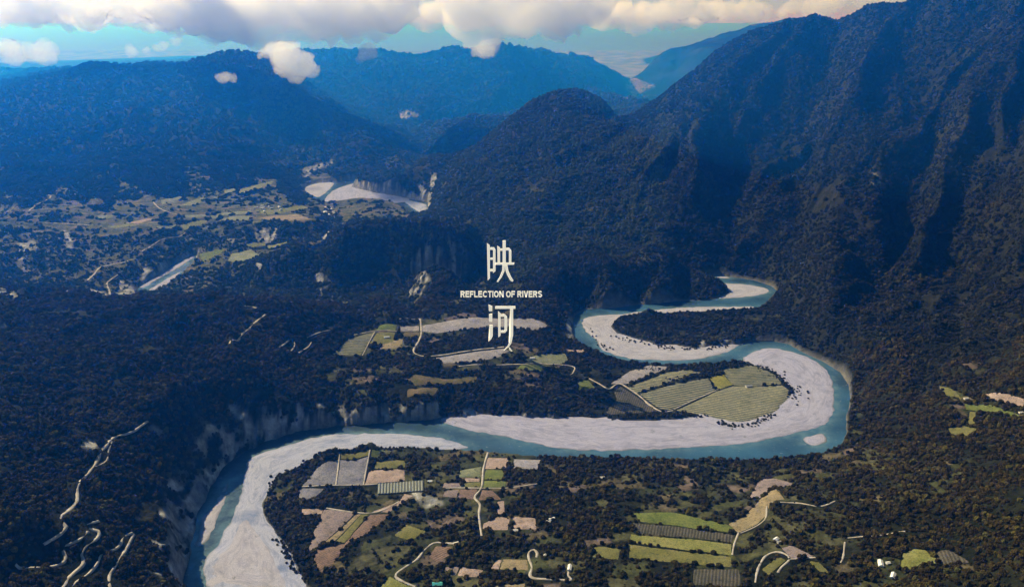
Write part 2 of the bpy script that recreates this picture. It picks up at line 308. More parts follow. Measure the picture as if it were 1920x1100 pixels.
m, n, b = new_mat('water'); M['water'] = m
v = coords(n, (1, 2.2, 1)); w1 = noise(n, .06, 5, .65, v); w2 = noise(n, .004, 4, .55, coords(n))
sil = mixcol(n, (.018, .042, .074), (.042, .120, .205), ramp(n, w2, .35, .66)); px_ = n.nodes.new('ShaderNodeSeparateXYZ'); n.links.new(coords(n), px_.inputs[0]); sil = mixcol(n, (.022, .030, .036), sil, ramp(n, px_.outputs[0], -650, 250))   # darker and greyer toward the left end
sa = n.nodes.new('ShaderNodeAttribute'); sa.attribute_name = 'shallow'; sh_ = n.nodes.new('ShaderNodeMath'); sh_.operation = 'MULTIPLY'; n.links.new(sa.outputs['Fac'], sh_.inputs[0]); n.links.new(ramp(n, noise(n, .02, 5, .65, coords(n)), .3, .6), sh_.inputs[1])
sil = mixcol(n, sil, (.115, .20, .235), sh_.outputs[0])
foam = ramp(n, noise(n, .05, 8, .78, coords(n, (1, 2.2, 1), (0, 0, .3))), .60, .72)
n.links.new(mixcol(n, sil, (.45, .52, .54), foam), b.inputs['Base Color']); b.inputs['Roughness'].default_value = .2; b.inputs['Specular IOR Level'].default_value = .25
bump(n, b, w1, .6, .5)

def gravel_mat(name, base, dark, streak=.02, rot=0.0, wet=(.2, .21, .23)):
    m, n, b = new_mat(name); M[name] = m
    ea = n.nodes.new('ShaderNodeAttribute'); ea.attribute_name = 'ed'; vm = n.nodes.new('ShaderNodeVectorMath'); vm.operation = 'SCALE'; vm.inputs['Scale'].default_value = .1
    n.links.new(coords(n, (.12, .12, .12)), vm.inputs[0]); cb = n.nodes.new('ShaderNodeCombineXYZ'); ml = n.nodes.new('ShaderNodeMath'); ml.operation = 'MULTIPLY'; ml.inputs[1].default_value = streak * 3.2; n.links.new(ea.outputs['Fac'], ml.inputs[0]); n.links.new(ml.outputs[0], cb.inputs[2])
    va = n.nodes.new('ShaderNodeVectorMath'); n.links.new(vm.outputs[0], va.inputs[0]); n.links.new(cb.outputs[0], va.inputs[1])
    f = noise(n, .35, 6, .75, coords(n)); g = noise(n, 1.0, 8, .72, va.outputs[0], 1.3); h = noise(n, .009, 5, .6, coords(n))
    c = mixcol(n, base, dark, ramp(n, g, .46, .72)); c = mixcol(n, c, wet, ramp(n, h, .56, .74)); c = mixcol(n, c, (.72, .72, .72), ramp(n, f, .42, .66), 'MULTIPLY')
    c = mixcol(n, c, (.86, .93, 1.2), 1.0, 'MULTIPLY'); c = mixcol(n, c, (.10, .105, .07), ramp(n, noise(n, .022, 8, .8, coords(n)), .62, .68)); c = mixcol(n, (.11, .12, .12), c, ramp(n, ea.outputs['Fac'], 1.0, 9.0))
    n.links.new(c, b.inputs['Base Color']); bump(n, b, f, 1.2, .7)
gravel_mat('gravel', (.43, .40, .41), (.20, .19, .22), .018, .2, (.27, .26, .28))
gravel_mat('gravel_pale', (.46, .42, .385), (.25, .24, .24), .014, .9, (.32, .30, .295))
gravel_mat('gravel_blue', (.44, .43, .43), (.16, .19, .25), .02, .5, (.17, .21, .28))

def field_mat(name, c0, c1, rows=0.0, rot=0.0, rowdark=.55):
    m, n, b = new_mat(name); M[name] = m
    f = noise(n, .22, 6, .75, coords(n)); g = noise(n, .018, 5, .6, coords(n))
    c = mixcol(n, c0, c1, ramp(n, g, .35, .68)); c = mixcol(n, c, (.42, .42, .42), ramp(n, f, .44, .7), 'MULTIPLY'); c = mixcol(n, c, (.55, .58, .5), ramp(n, noise(n, .055, 5, .65, coords(n)), .5, .72), 'MULTIPLY'); c = mixcol(n, c, (1.35, 1.32, 1.25), ramp(n, noise(n, .03, 5, .65, coords(n, (1, 1, 1), (0, 0, 1))), .52, .75), 'MULTIPLY')
    if rows:
        w = n.nodes.new('ShaderNodeTexWave'); w.inputs['Scale'].default_value = 1.0; w.inputs['Distortion'].default_value = 1.2; w.inputs['Detail'].default_value = 3; w.inputs['Detail Scale'].default_value = .6
        n.links.new(coords(n, (.314 / rows,) * 3, (0, 0, rot)), w.inputs['Vector'])
        c = mixcol(n, c, (rowdark,) * 3, ramp(n, w.outputs[1], .35, .75), 'MULTIPLY')
        bump(n, b, w.outputs[1], 1.5, .6)
    else: bump(n, b, f, 1.0, .6)
    n.links.new(c, b.inputs['Base Color'])
field_mat('slate', (.16, .16, .20), (.24, .24, .28)); field_mat('mauve', (.20, .165, .17), (.27, .22, .22)); field_mat('brown', (.17, .12, .10), (.24, .17, .14), 7, .9, .8)
field_mat('pink', (.30, .23, .21), (.38, .30, .27)); field_mat('tan', (.29, .23, .15), (.22, .19, .11)); field_mat('olive', (.12, .125, .04), (.18, .17, .07)); field_mat('green', (.10, .13, .035), (.16, .18, .06))
field_mat('lime', (.16, .175, .05), (.22, .215, .09)); field_mat('yellow', (.26, .24, .06), (.21, .22, .06), 8, 1.2, .8); field_mat('lavender', (.25, .24, .28), (.33, .31, .33)); field_mat('sage', (.16, .18, .11), (.24, .25, .16))
field_mat('rowgrey', (.22, .23, .17), (.28, .28, .21), 15, 1.9, .22); field_mat('rowgreen', (.23, .235, .16), (.31, .305, .21), 14, 1.9, .4); field_mat('rowsage', (.17, .18, .12), (.24, .24, .17), 14, 1.5, .45)
field_mat('darkplot', (.075, .075, .06), (.11, .10, .085), 8, .3, .7); field_mat('scrub', (.16, .12, .07), (.075, .085, .035))
def plain(name, c, rough=.8, var=.75, scale=.3):
    m, n, b = new_mat(name); M[name] = m; b.inputs['Roughness'].default_value = rough
    f = noise(n, scale, 4, .6, coords(n)); n.links.new(mixcol(n, c, tuple(x * var for x in c), ramp(n, f, .4, .65)), b.inputs['Base Color'])
plain('road', (.44, .41, .37), .9, .55, .05); plain('white_wall', (.72, .71, .68), .8, .9); plain('grey_roof', (.40, .41, .42), .6, .8); plain('pale_roof', (.74, .74, .72), .6, .85)
plain('teal_roof', (.10, .45, .44), .5, .85); plain('red_roof', (.30, .12, .08), .7, .8); plain('film', (.26, .28, .25), .6, .5); plain('dark_steel', (.03, .03, .035), .5, .8); plain('letter_white', (.88, .86, .78), .6, .99); plain('boulder', (.42, .43, .44), .9, .6, .05)

M['letter_white'].node_tree.nodes['Principled BSDF'].inputs['Emission Color'].default_value = (1, .95, .82, 1); M['letter_white'].node_tree.nodes['Principled BSDF'].inputs['Emission Strength'].default_value = .42   # glow added so the letter fronts, turned from the sun, stay white

# ------------------------------------------------------------------ mesh builders
def link(name, me, mat=None, parent=None, label=None, cat=None, group=None, kind=None):
    o = bpy.data.objects.new(name, me); C.objects.link(o)
    if mat and me is not None: me.materials.append(M[mat])
    if parent is not None: o.parent = parent
    if label: o['label'] = label
    if cat: o['category'] = cat
    if group: o['group'] = group
    if kind: o['kind'] = kind
    return o
def mesh(name, v, f, smooth=False):
    me = bpy.data.meshes.new(name); me.from_pydata([tuple(map(float, p)) for p in v], [], [tuple(map(int, q)) for q in f]); me.update()
    if smooth: me.polygons.foreach_set('use_smooth', [True] * len(me.polygons))
    return me
def subdivide(poly, step):
    out = []
    for i, a in enumerate(poly):
        b = poly[(i + 1) % len(poly)]; k = max(1, int(np.hypot(b[0] - a[0], b[1] - a[1]) / step))
        for s in range(k): out.append((a[0] + (b[0] - a[0]) * s / k, a[1] + (b[1] - a[1]) * s / k))
    return out
def smooth_poly(poly, it=2):
    p = [tuple(q[:2]) for q in poly]
    for _ in range(it):
        q = []
        for i, a in enumerate(p):
            b = p[(i + 1) % len(p)]
            q += [(a[0] * .75 + b[0] * .25, a[1] * .75 + b[1] * .25), (a[0] * .25 + b[0] * .75, a[1] * .25 + b[1] * .75)]
        p = q
    return p
def sheet(poly, step, jit=0.0):
    """triangulated polygon with inner points; returns xy and faces"""
    out = subdivide(poly, step)
    if jit:
        a = np.array(out); j = jit * np.stack([gnoise(a[:, 0] / (step * 2.5), a[:, 1] / (step * 2.5), 3), gnoise(a[:, 0] / (step * 2.5) + 50, a[:, 1] / (step * 2.5), 4)], 1); out = [tuple(q) for q in a + j]
    a = np.array(out); x = np.arange(a[:, 0].min(), a[:, 0].max(), step); y = np.arange(a[:, 1].min(), a[:, 1].max(), step)
    gx, gy = np.meshgrid(x, y); gx = gx.ravel(); gy = gy.ravel(); gx, gy = gx + step * .3 * gnoise(gx * .37, gy * .41, 8), gy + step * .3 * gnoise(gx * .31, gy * .47, 9)
    ins = pip(gx, gy, out); gx, gy = gx[ins], gy[ins]
    d = edge_dist(gx, gy, a); k = d > step * .45; gx, gy = gx[k], gy[k]
    pts = [Vector(p) for p in out] + [Vector((p, q)) for p, q in zip(gx, gy)]
    nb = len(out)
    vv, _, ff, _, _, _ = delaunay_2d_cdt(pts, [(i, (i + 1) % nb) for i in range(nb)], [], 1, 1e-4)
    v = np.array([(p.x, p.y) for p in vv])
    return v, [list(f) for f in ff], edge_dist(v[:, 0], v[:, 1], a)
def edge_dist(x, y, a):
    d = np.full(len(x), 1e9); b = np.roll(a, -1, 0)
    for p, q in zip(a, b):
        e = q - p; L = max(1e-9, e @ e); t = np.clip(((x - p[0]) * e[0] + (y - p[1]) * e[1]) / L, 0, 1)
        d = np.minimum(d, np.hypot(x - p[0] - t * e[0], y - p[1] - t * e[1]))
    return d
CLEAR = np.zeros(U2.shape, np.float32)                         # where no trees stand
LOWER = np.zeros(U2.shape, np.float32)

def bar(px, label, mat='gravel', top=2.6, slope=.05, step=16):
    w = at_z(px, 0.0)[:, :2]
    v, f, d = sheet(smooth_poly(w, 1), step * .7, 7.0); BARS.append(np.array(smooth_poly(w, 1)))
    z = -.5 + np.minimum(top + .5, d * slope + .25 * np.sqrt(d)) + .5 * gnoise(v[:, 0] / 45, v[:, 1] / 45, 21) * np.clip(d / 15, 0, 1) + .45 * gnoise(v[:, 0] / 130, v[:, 1] / 60, 22) * np.clip(d / 25, 0, 1)
    me = mesh('gravel_bar', np.column_stack([v, z]), f, True); me.attributes.new('ed', 'FLOAT', 'POINT').data.foreach_set('value', (d + 5 * gnoise(v[:, 0] / 60, v[:, 1] / 60, 71)).astype(np.float32))
    return link('gravel_bar', me, mat, None, label, 'gravel bar', 'gravel bars along the river')
def field(px, mat, label, step=22, cat='field', name='field', lift=1.0, jit=2.0):
    w = drape(px); v, f, d = sheet(w[:, :2], step, jit)
    z = hz(v[:, 0], v[:, 1], H0) + lift - 2.0 * (d < .5)
    sl, m = mask_world(w)
    CLEAR[sl][m] = 1; LOWER[sl][m] = 1
    return link(name, mesh(name, np.column_stack([v, z]), f, True), mat, None, label, cat, 'farm plots in the valley' if cat == 'field' else None)
def road(px, width, label, mat='road', clear=1.0, name='track'):
    w = drape(px)[:, :2]; p = [w[0]]
    for i in range(len(w) - 1):                                 # catmull-rom
        a, b_, c, d_ = w[max(i - 1, 0)], w[i], w[i + 1], w[min(i + 2, len(w) - 1)]
        k = max(2, int(np.hypot(*(c - b_)) / 9))
        for s in range(1, k + 1):
            t = s / k; p.append(.5 * (2 * b_ + (c - a) * t + (2 * a - 5 * b_ + 4 * c - d_) * t * t + (3 * b_ - a - 3 * c + d_) * t ** 3))
    p = np.array(p); tan = np.gradient(p, axis=0); tan /= np.linalg.norm(tan, axis=1)[:, None] + 1e-9; nrm = np.stack([-tan[:, 1], tan[:, 0]], 1)
    wid = .9 * width * (1 + .6 * gnoise(p[:, 0] / 30, p[:, 1] / 30, 31))[:, None] * .5
    zc = hz(p[:, 0], p[:, 1], H0)
    k = np.ones(5) / 5; zc = np.convolve(np.pad(zc, 2, mode='edge'), k, 'valid') + 1.1
    L = p + nrm * wid; Rr = p - nrm * wid
    v = np.concatenate([np.column_stack([L, zc]), np.column_stack([Rr, zc]), np.column_stack([L + nrm * 1.5, zc - 4]), np.column_stack([Rr - nrm * 1.5, zc - 4])]); q = len(p); f = []
    for i in range(q - 1): f += [(i, i + q, i + q + 1, i + 1), (i, i + 1, i + 2 * q + 1, i + 2 * q), (i + q, i + 3 * q, i + 3 * q + 1, i + q + 1)]
    for s, oy in [(a_, b_) for a_ in np.linspace(-1, 1, 5) for b_ in (4, -2, -8, -14)]:
        e = p + nrm * (wid + 4) * s + np.array([0, oy]); iu = np.clip(((e[:, 0] / e[:, 1] + UMAX) / du).round().astype(int), 0, NU - 1); iw = np.clip(((np.log(e[:, 1]) - WMIN) / dw).round().astype(int), 0, NV - 1)
        CLEAR[iw, iu] = np.maximum(CLEAR[iw, iu], clear)
    return link(name, mesh(name, v, f, True), mat, None, label, None, None, 'structure')

# ------------------------------------------------------------------ river and gravel bars
def water_sheet(px, label, grow=60):
    w = at_z(px, 0.0)[:, :2]; x0, y0 = w.min(0) - grow; x1, y1 = w.max(0) + grow
    nx, ny = max(2, int((x1 - x0) / 22)), max(2, int((y1 - y0) / 22)); gx, gy = np.meshgrid(np.linspace(x0, x1, nx), np.linspace(y0, y1, ny))
    keep = blurmask(gx, gy, w, grow); v = np.column_stack([gx.ravel(), gy.ravel(), np.zeros(gx.size)])
    f = [(j * nx + i, j * nx + i + 1, (j + 1) * nx + i + 1, (j + 1) * nx + i) for j in range(ny - 1) for i in range(nx - 1) if keep[j, i] or keep[j, i + 1] or keep[j + 1, i] or keep[j + 1, i + 1]]
    me = mesh('river', v, f); me.attributes.new('shallow', 'FLOAT', 'POINT').data.foreach_set('value', shallow(v[:, 0], v[:, 1]).astype(np.float32))
    return link('river', me, 'water', None, label, None, None, 'structure')
BARS = []
def shallow(x, y):
    d = np.full(len(x), 1e9)
    for a in BARS:
        k = (x > a[:, 0].min() - 80) & (x < a[:, 0].max() + 80) & (y > a[:, 1].min() - 80) & (y < a[:, 1].max() + 80)
        if k.any(): d[k] = np.minimum(d[k], edge_dist(x[k], y[k], a))
    return np.exp(-d / 16)
def blurmask(gx, gy, w, grow):
    k = pip(gx, gy, [tuple(q) for q in w]); return k | (edge_dist(gx.ravel(), gy.ravel(), w) < grow).reshape(gx.shape)
bar([(812,789),(853,799),(879,808),(930,816),(997,831),(1031,839),(1064,844),(1145,846),(1218,843),(1327,838),(1400,833),(1473,817),(1527,805),(1553,793),(1565,774),(1567,749),(1563,720),(1556,698),(1538,681),(1509,666),(1473,655),(1436,650),(1411,658),(1385,674),
     (1400,690),(1432,704),(1452,720),(1466,734),(1464,744),(1440,762),(1404,780),(1371,785),(1322,768),(1280,775),(1200,780),(1100,776),(1050,774),(960,770),(900,766),(860,768)], 'long crescent gravel bar inside the big river bend', 'gravel', 3.0)
bar([(391,1125),(390,1100),(380,1083),(377,1060),(387,1043),(410,1016),(427,979),(444,945),(451,918),(457,878),(467,858),(488,848),(538,834),(594,816),(644,812),(694,811),(748,812),(816,817),(856,827),(891,840),(839,846),(779,846),(728,845),(695,847),(641,857),(580,873),(528,898),(513,916),(500,947),(504,967),(527,1001),(547,1025),(564,1065),(587,1102),(600,1135)],
    'wide pale gravel fan at the lower left river bend', 'gravel_blue', 3.0)
bar([(391,1112),(383,1085),(380,1061),(389,1046),(413,1018),(430,981),(447,950),(462,948),(490,972),(512,1003),(532,1028),(549,1066),(572,1105),(560,1130)], 'coarse sandy stretch of gravel at the bottom edge of the lower bend', 'gravel_pale', 3.9, .06)
bar([(434,890),(427,932),(417,959),(400,999),(380,1023),(365,1039),(361,1023),(372,999),(372,969),(386,959),(403,945),(416,912)], 'slim pale sandbar hugging the steep left bank', 'gravel_pale', 1.8)
bar([(1424,574),(1364,574),(1291,575),(1225,580),(1164,589),(1109,591),(1091,598),(1089,609),(1095,620),(1116,636),(1125,655),(1145,664),(1182,673),(1225,676),(1291,676),(1338,669),(1367,660),(1385,649),(1400,644),(1380,639),(1338,642),(1298,646),(1262,640),(1218,634),(1189,629),(1168,620),(1160,612),(1168,603),(1190,597),(1225,594),(1291,592),(1364,590),(1424,584)],
    'horseshoe gravel bar around the wooded peninsula', 'gravel_pale', 2.4)
bar([(1338,531),(1382,531),(1418,535),(1444,542),(1442,549),(1418,555),(1382,559),(1345,560),(1335,552),(1330,540)], 'small oval gravel bar at the uppermost river loop', 'gravel_pale', 2.0)
bar([(1496,825),(1516,816),(1545,810),(1554,824),(1542,834),(1524,838)], 'tiny gravel islet in the rapids of the big bend', 'gravel', 1.4)
bar([(1340,517),(1372,519),(1374,522),(1345,522)], 'thin gravel strip beside the farthest loop water', 'gravel_pale', 1.2)
bar([(250,562),(275,545),(300,530),(325,514),(342,508),(322,534),(302,548),(284,568)], 'pale gravel strip beside the western gorge river', 'gravel', 1.8, .08)
bar([(258,539),(292,517),(330,494),(371,473),(366,482),(335,503),(300,521),(272,540)], 'thin upper gravel strip in the western gorge', 'gravel', 1.8, .08)
bar([(566,353),(592,343),(630,341),(622,352),(609,364),(597,371),(582,366)], 'beige sand flat on the west side of the distant river', 'gravel_pale', 2.0)
bar([(605,381),(611,368),(626,355),(660,344),(690,337),(715,358),(772,372),(762,379),(728,382),(690,383),(645,384)], 'round grey gravel flat in the distant river bend', 'gravel', 2.0)
bar([(748,372),(790,380),(803,384),(800,396),(786,400),(770,388)], 'blue-grey gravel patch under the distant rocky slope', 'gravel_blue', 1.6)
bar([(786,287),(800,282),(807,285),(795,292)], 'sunlit gravel spot in the far gorge', 'gravel_pale', 2)
bar([(776,541),(800,532),(828,537),(860,532),(856,538),(828,545),(800,547)], 'grey boulder bar beside the white-water reach', 'gravel_blue', 1.2)

water_sheet(WATER['main'], 'turquoise river winding in double loop through the gravel bars')
water_sheet(WATER['west'], 'narrow blue river reach in the gorge below the western cliffs', 40)
water_sheet(WATER['upper'], 'pale river reach curving past the distant gravel flats', 60)
water_sheet(WATER['gorge'], 'small glint of river in the far gorge', 60)
water_sheet(WATER['rapid'], 'short white-water reach below the central wooded ridge', 30)

# ------------------------------------------------------------------ fields
FIELDS = [
 (Z7, 'slate', 'slate blue bare plot nearest the lower gravel fan', [(20,535),(90,450),(160,400),(222,390),(205,530)]),
 (Z7, 'slate', 'slate blue square plot between two farm tracks', [(230,390),(390,370),(358,526),(213,526)]),
 (Z7, 'slate', 'slate grey wedge plot below the blue plots', [(5,548),(148,548),(90,600),(0,618)]),
 (Z7, 'olive', 'thin olive strip above the slate blue plots', [(235,352),(398,330),(393,362),(230,383)]),
 (Z7, 'green', 'small green triangle plot on the bank of the gravel fan', [(408,332),(505,326),(430,380),(404,372)]),
 (Z7, 'pink', 'pinkish fallow plot right of the slate blue plots', [(395,450),(590,437),(592,505),(367,526)]),
 (Z7, 'olive', 'olive grass plot above the pinkish fallow plot', [(430,400),(595,385),(595,432),(420,440)]),
 (Z7, 'mauve', 'long mauve ploughed plot on the west side of the lower fields', [(142,664),(318,684),(240,760),(130,858),(50,905),(80,800)]),
 (Z7, 'tan', 'tan stubble strip beside the long mauve plot', [(322,690),(350,692),(200,843),(135,856),(245,765)]),
 (Z7, 'olive', 'narrow olive crop strip in the middle of the trapezoid fields', [(354,692),(390,692),(258,850),(206,845)]),
 (Z7, 'brown', 'curved brown ploughed field ending in a point', [(398,694),(520,690),(380,800),(262,862),(200,960),(130,1020),(80,970),(100,890),(255,857)]),
 (Z7, 'pink', 'orange-pink earth strip above the mauve plot', [(20,662),(138,662),(130,690),(15,695)]),
 (Z7, 'pink', 'diagonal earth strip climbing to the greenhouse', [(405,680),(560,622),(590,578),(640,588),(500,682)]),
 (Z7, 'pink', 'pale stony plot beside the track near the south bank', [(1050,375),(1170,380),(1165,435),(1037,440)]),
 (Z7, 'lavender', 'pale grey plot among trees near the south bank', [(1200,385),(1350,390),(1330,445),(1195,440)]),
 (Z7, 'green', 'square green plot right of the straight track', [(1040,445),(1150,447),(1135,500),(1035,500)]),
 (Z7, 'sage', 'grey-green plot left of the straight track', [(900,450),(1018,427),(1013,488),(890,488)]),
 (Z7, 'pink', 'small pink plot left of the straight track', [(930,492),(1010,492),(1008,510),(910,513)]),
 (Z7, 'olive', 'small olive plot left of the track crossing', [(920,517),(1012,512),(1010,542),(920,544)]),
 (Z7, 'green', 'green plot right of the track crossing', [(1035,505),(1160,507),(1150,543),(1027,543)]),
 (Z7, 'mauve', 'mauve plot west of the track crossing', [(810,517),(915,522),(900,545),(800,546)]),
 (Z7, 'brown', 'brown ploughed plot below the track crossing, left side', [(900,553),(1000,553),(972,610),(890,605)]),
 (Z7, 'brown', 'brown ploughed plot below the track crossing, right side', [(1025,555),(1080,560),(1130,610),(1000,615)]),
 (Z7, 'mauve', 'little mauve plot at the west end below the crossing', [(815,560),(893,556),(880,600),(805,595)]),
 (Z7, 'pink', 'thin earth patch leading down to the pale paired plots', [(1105,622),(1145,617),(1150,690),(1110,690)]),
 (Z7, 'pink', 'left one of the two pale paired plots', [(1110,705),(1175,715),(1165,780),(1024,780),(1030,745)]),
 (Z7, 'pink', 'right one of the two pale paired plots', [(1190,705),(1320,712),(1325,775),(1200,778)]),
 (Z7, 'olive', 'olive hatched plot in the scrub above the curved lane', [(600,750),(715,790),(620,840),(530,810)]),
 (Z7, 'brown', 'reddish brown plot inside the curved lane', [(765,870),(853,872),(840,920),(770,955),(725,930)]),
 (Z7, 'mauve', 'small round mauve plot at the bottom centre', [(815,985),(895,985),(878,1030),(820,1010)]),
 (Z7, 'pink', 'rosy plot next to the round mauve plot', [(905,987),(1030,1002),(1010,1045),(885,1035)]),
 (Z7, 'tan', 'tan ploughed plot left of the hairpin lane', [(1138,942),(1275,946),(1280,1003),(1122,1000)]),
 (Z7, 'pink', 'narrow rosy strip left of the tan plot', [(1100,945),(1132,945),(1116,1000),(1070,1000)]),
 (Z7, 'lime', 'bright lime plot at the bottom edge', [(505,1037),(620,1095),(600,1130),(430,1130)]),
 (Z7, 'tan', 'tan plot cut by the bottom edge below the hairpin lane', [(1080,1087),(1260,1077),(1255,1125),(1070,1125)]),
 (Z7, 'olive', 'olive plot left of the striped fields', [(1650,870),(1800,882),(1780,945),(1640,930)]),
 (None, 'green', 'long green field strip with a pale upper edge', [(1188,961),(1260,959),(1330,974),(1372,985),(1378,998),(1330,992),(1200,976)]),
 (Z8, 'tan', 'tan field curving uphill like a hook', [(255,747),(350,702),(430,612),(490,562),(520,552),(570,610),(490,622),(466,700),(418,745),(310,796)]),
 (Z8, 'mauve', 'mauve clearing at the top of the hooked field', [(460,492),(640,522),(480,556),(435,600),(370,600),(420,512)]),
 (None, 'darkplot', 'dark ploughed strip under the long green strip', [(1188,978),(1300,990),(1378,1002),(1372,1016),(1190,998)]),
 (None, 'lime', 'bright lime strip among the striped fields', [(1183,1000),(1372,1019),(1370,1040),(1300,1031),(1180,1014)]),
 (None, 'olive', 'olive strip below the bright lime strip', [(1178,1018),(1300,1034),(1370,1043),(1374,1062),(1180,1044)]),
 (None, 'darkplot', 'dark brown plot below the striped fields', [(1300,1066),(1385,1066),(1392,1098),(1300,1096)]),
 (Z8, 'lime', 'fan shaped yellow-green field on the lower right slope', [(1230,910),(1290,885),(1350,890),(1420,940),(1410,965),(1330,970),(1270,1000),(1215,980)]),
 (Z8, 'darkplot', 'dark plot beside the fan shaped field', [(1405,895),(1490,890),(1600,960),(1430,972)]),
 (Z8, 'mauve', 'mauve plot touching the looped lane', [(550,880),(610,865),(735,925),(605,938)]),
 (Z8, 'olive', 'olive terrace inside the looped lane', [(440,1000),(535,925),(575,948),(480,1030)]),
 (Z8, 'olive', 'olive wedge right of the looped lane', [(700,950),(760,960),(820,1020),(760,1010)]),
 (Z8, 'olive', 'olive glade on the eastern slope', [(1480,215),(1560,200),(1640,215),(1620,255),(1500,250)]),
 (Z8, 'green', 'long green meadow on the eastern slope', [(1570,72),(1700,80),(1860,130),(1890,150),(1700,120),(1580,110)]),
 (Z8, 'pink', 'pink earth field at the right edge', [(1640,35),(1780,15),(1905,50),(1905,95),(1760,65)]),
 (Z8, 'olive', 'short olive strip between the meadow and the glade', [(1600,122),(1635,122),(1625,198),(1590,198)]),
 (None, 'olive', 'small olive glade above the long green meadow', [(1758,722),(1790,730),(1806,750),(1775,742)]),
 (Z2, 'rowsage', 'pale green plot at the west end of the terrace', [(200,330),(300,240),(400,210),(455,197),(388,310),(370,338)]),
 (Z2, 'olive', 'olive plot in the middle of the terrace', [(470,204),(580,200),(570,268),(420,268)]),
 (Z2, 'green', 'green plot at the back of the terrace', [(482,160),(590,150),(580,193),(465,190)]),
 (Z2, 'lavender', 'grey fallow plot beside the terrace lane', [(612,162),(722,160),(722,188),(600,190)]),
 (Z2, 'tan', 'tan patch on the terrace near the lane', [(500,274),(630,230),(610,290),(480,302)]),
 (Z2, 'lavender', 'long lavender grey strip on the terrace behind the lower character', [(742,160),(900,130),(1100,110),(1130,112),(1400,115),(1500,160),(1430,190),(1300,175),(1130,172),(830,205),(742,195)]),
 (Z2, 'lavender', 'narrow grey strip at the foot of the lower character', [(820,352),(1230,296),(1265,312),(1200,350),(1050,375),(870,385)]),
 (Z2, 'sage', 'sage green plot near the river loop', [(1450,330),(1600,325),(1620,375),(1560,390),(1440,383),(1340,370)]),
 (Z2, 'green', 'small green plot below the sage plot', [(1330,397),(1465,394),(1460,440),(1310,420)]),
 (Z2, 'pink', 'pink earth patch close to the river loop', [(1600,300),(1720,300),(1710,325),(1600,315)]),
 (Z2, 'scrub', 'rough reddish clearing on the terrace rim', [(640,480),(700,450),(900,480),(1080,460),(1050,500),(900,510),(700,520)]),
 (Z2, 'scrub', 'rough brown clearing above the river cliff', [(650,540),(860,530),(800,580),(650,590)]),
 (Z2, 'green', 'square green plot at the neck of the farmed peninsula', [(1670,490),(1738,487),(1788,540),(1680,545)]),
 (Z1, 'lavender', 'grey sandy plot at the top of the farmed peninsula', [(390,660),(500,590),(600,560),(720,570),(600,610),(480,658),(432,655)]),
 (Z1, 'darkplot', 'dull green plot at the west end of the farmed peninsula', [(372,804),(430,735),(412,692),(455,670),(535,724),(645,800),(400,815)]),
 (Z1, 'rowgreen', 'green orchard plot along the top of the peninsula', [(490,672),(680,600),(800,580),(870,600),(700,650),(530,705)]),
 (Z1, 'rowgrey', 'grey orchard of clear planted rows on the peninsula', [(548,710),(720,658),(900,627),(938,690),(730,788),(664,793)]),
 (Z1, 'yellow', 'yellow-green patch in the middle of the peninsula', [(907,625),(980,610),(1030,660),(948,690)]),
 (Z1, 'rowsage', 'upper eastern orchard of the peninsula with planted rows', [(970,582),(1135,560),(1240,606),(1288,660),(1034,665),(985,610)]),
 (Z1, 'rowgreen', 'large lower eastern orchard of the peninsula with planted rows', [(946,694),(1034,668),(1284,664),(1338,716),(1278,804),(1140,860),(1020,868),(868,824),(735,794)]),
 (Z5, 'lime', 'yellow-green meadow in the middle of the western plateau', [(1000,165),(1140,110),(1120,150),(1060,165)]),
 (Z5, 'sage', 'pale green meadow left of the plateau switchback', [(900,130),(1030,105),(1000,135),(900,160)]),
 (Z5, 'lime', 'long light green meadow at the far plateau rim', [(1340,70),(1520,25),(1530,40),(1400,85),(1320,110)]),
 (Z5, 'sage', 'small far meadow beside the long rim meadow', [(1250,80),(1310,65),(1320,85),(1250,95)]),
 (Z5, 'sage', 'small green meadow at the west end of the plateau', [(540,220),(640,215),(610,235),(550,240)]),
 (Z5, 'lime', 'light green strip on the plateau edge above the cliffs', [(590,280),(720,265),(770,270),(650,290)]),
 (Z5, 'pink', 'pinkish strip above the light green plateau edge', [(700,262),(830,235),(860,240),(770,266)]),
 (Z5, 'lime', 'light green wedge at the head of the plateau cliff', [(1000,272),(1100,247),(1160,242),(1150,260),(1030,300)]),
 (Z5, 'sage', 'narrow green strip left of the cliff-head wedge', [(870,280),(980,267),(980,285),(880,297)]),
 (Z5, 'sage', 'green strip in the centre rows of the plateau', [(1170,220),(1400,192),(1400,208),(1180,238)]),
 (Z5, 'lime', 'light strip running to the plateau village', [(1420,200),(1560,185),(1700,165),(1720,180),(1500,215)]),
 (Z5, 'sage', 'green strip below the centre rows of the plateau', [(1250,232),(1400,220),(1380,248),(1180,268)]),
 (Z5, 'tan', 'tan strip at the eastern tip of the plateau', [(1430,237),(1650,210),(1730,240),(1600,250)]),
 (Z5, 'sage', 'thin green strip left of the centre rows', [(1020,217),(1150,212),(1150,225),(1040,235)]),
 (Z5, 'lime', 'bright green terrace below the white cliff', [(1370,380),(1480,370),(1480,385),(1400,400)]),
 (Z5, 'sage', 'grey-green terrace on the ridge shoulder', [(1290,432),(1400,407),(1455,440),(1350,478),(1270,470)]),
 (Z5, 'lime', 'green strip on the ridge shoulder toward the village', [(1485,388),(1600,365),(1590,385),(1500,405)]),
 (Z5, 'green', 'dark green terrace above the western gorge river', [(1110,432),(1255,397),(1230,430),(1130,478)]),
]
FIELDS.append((None, 'pink', 'pale far river bed winding over the hazy plain', [(1166,186),(1185,172),(1194,159),(1176,152),(1188,146),(1200,150),(1208,159),(1194,176),(1178,188)]))
for zf, mat, label, pts in FIELDS:
    px = zf(pts) if zf else pts
    yy = np.mean([p[1] for p in px]); field(px, mat, label, 14 if yy > 850 else (20 if yy > 560 else 34))

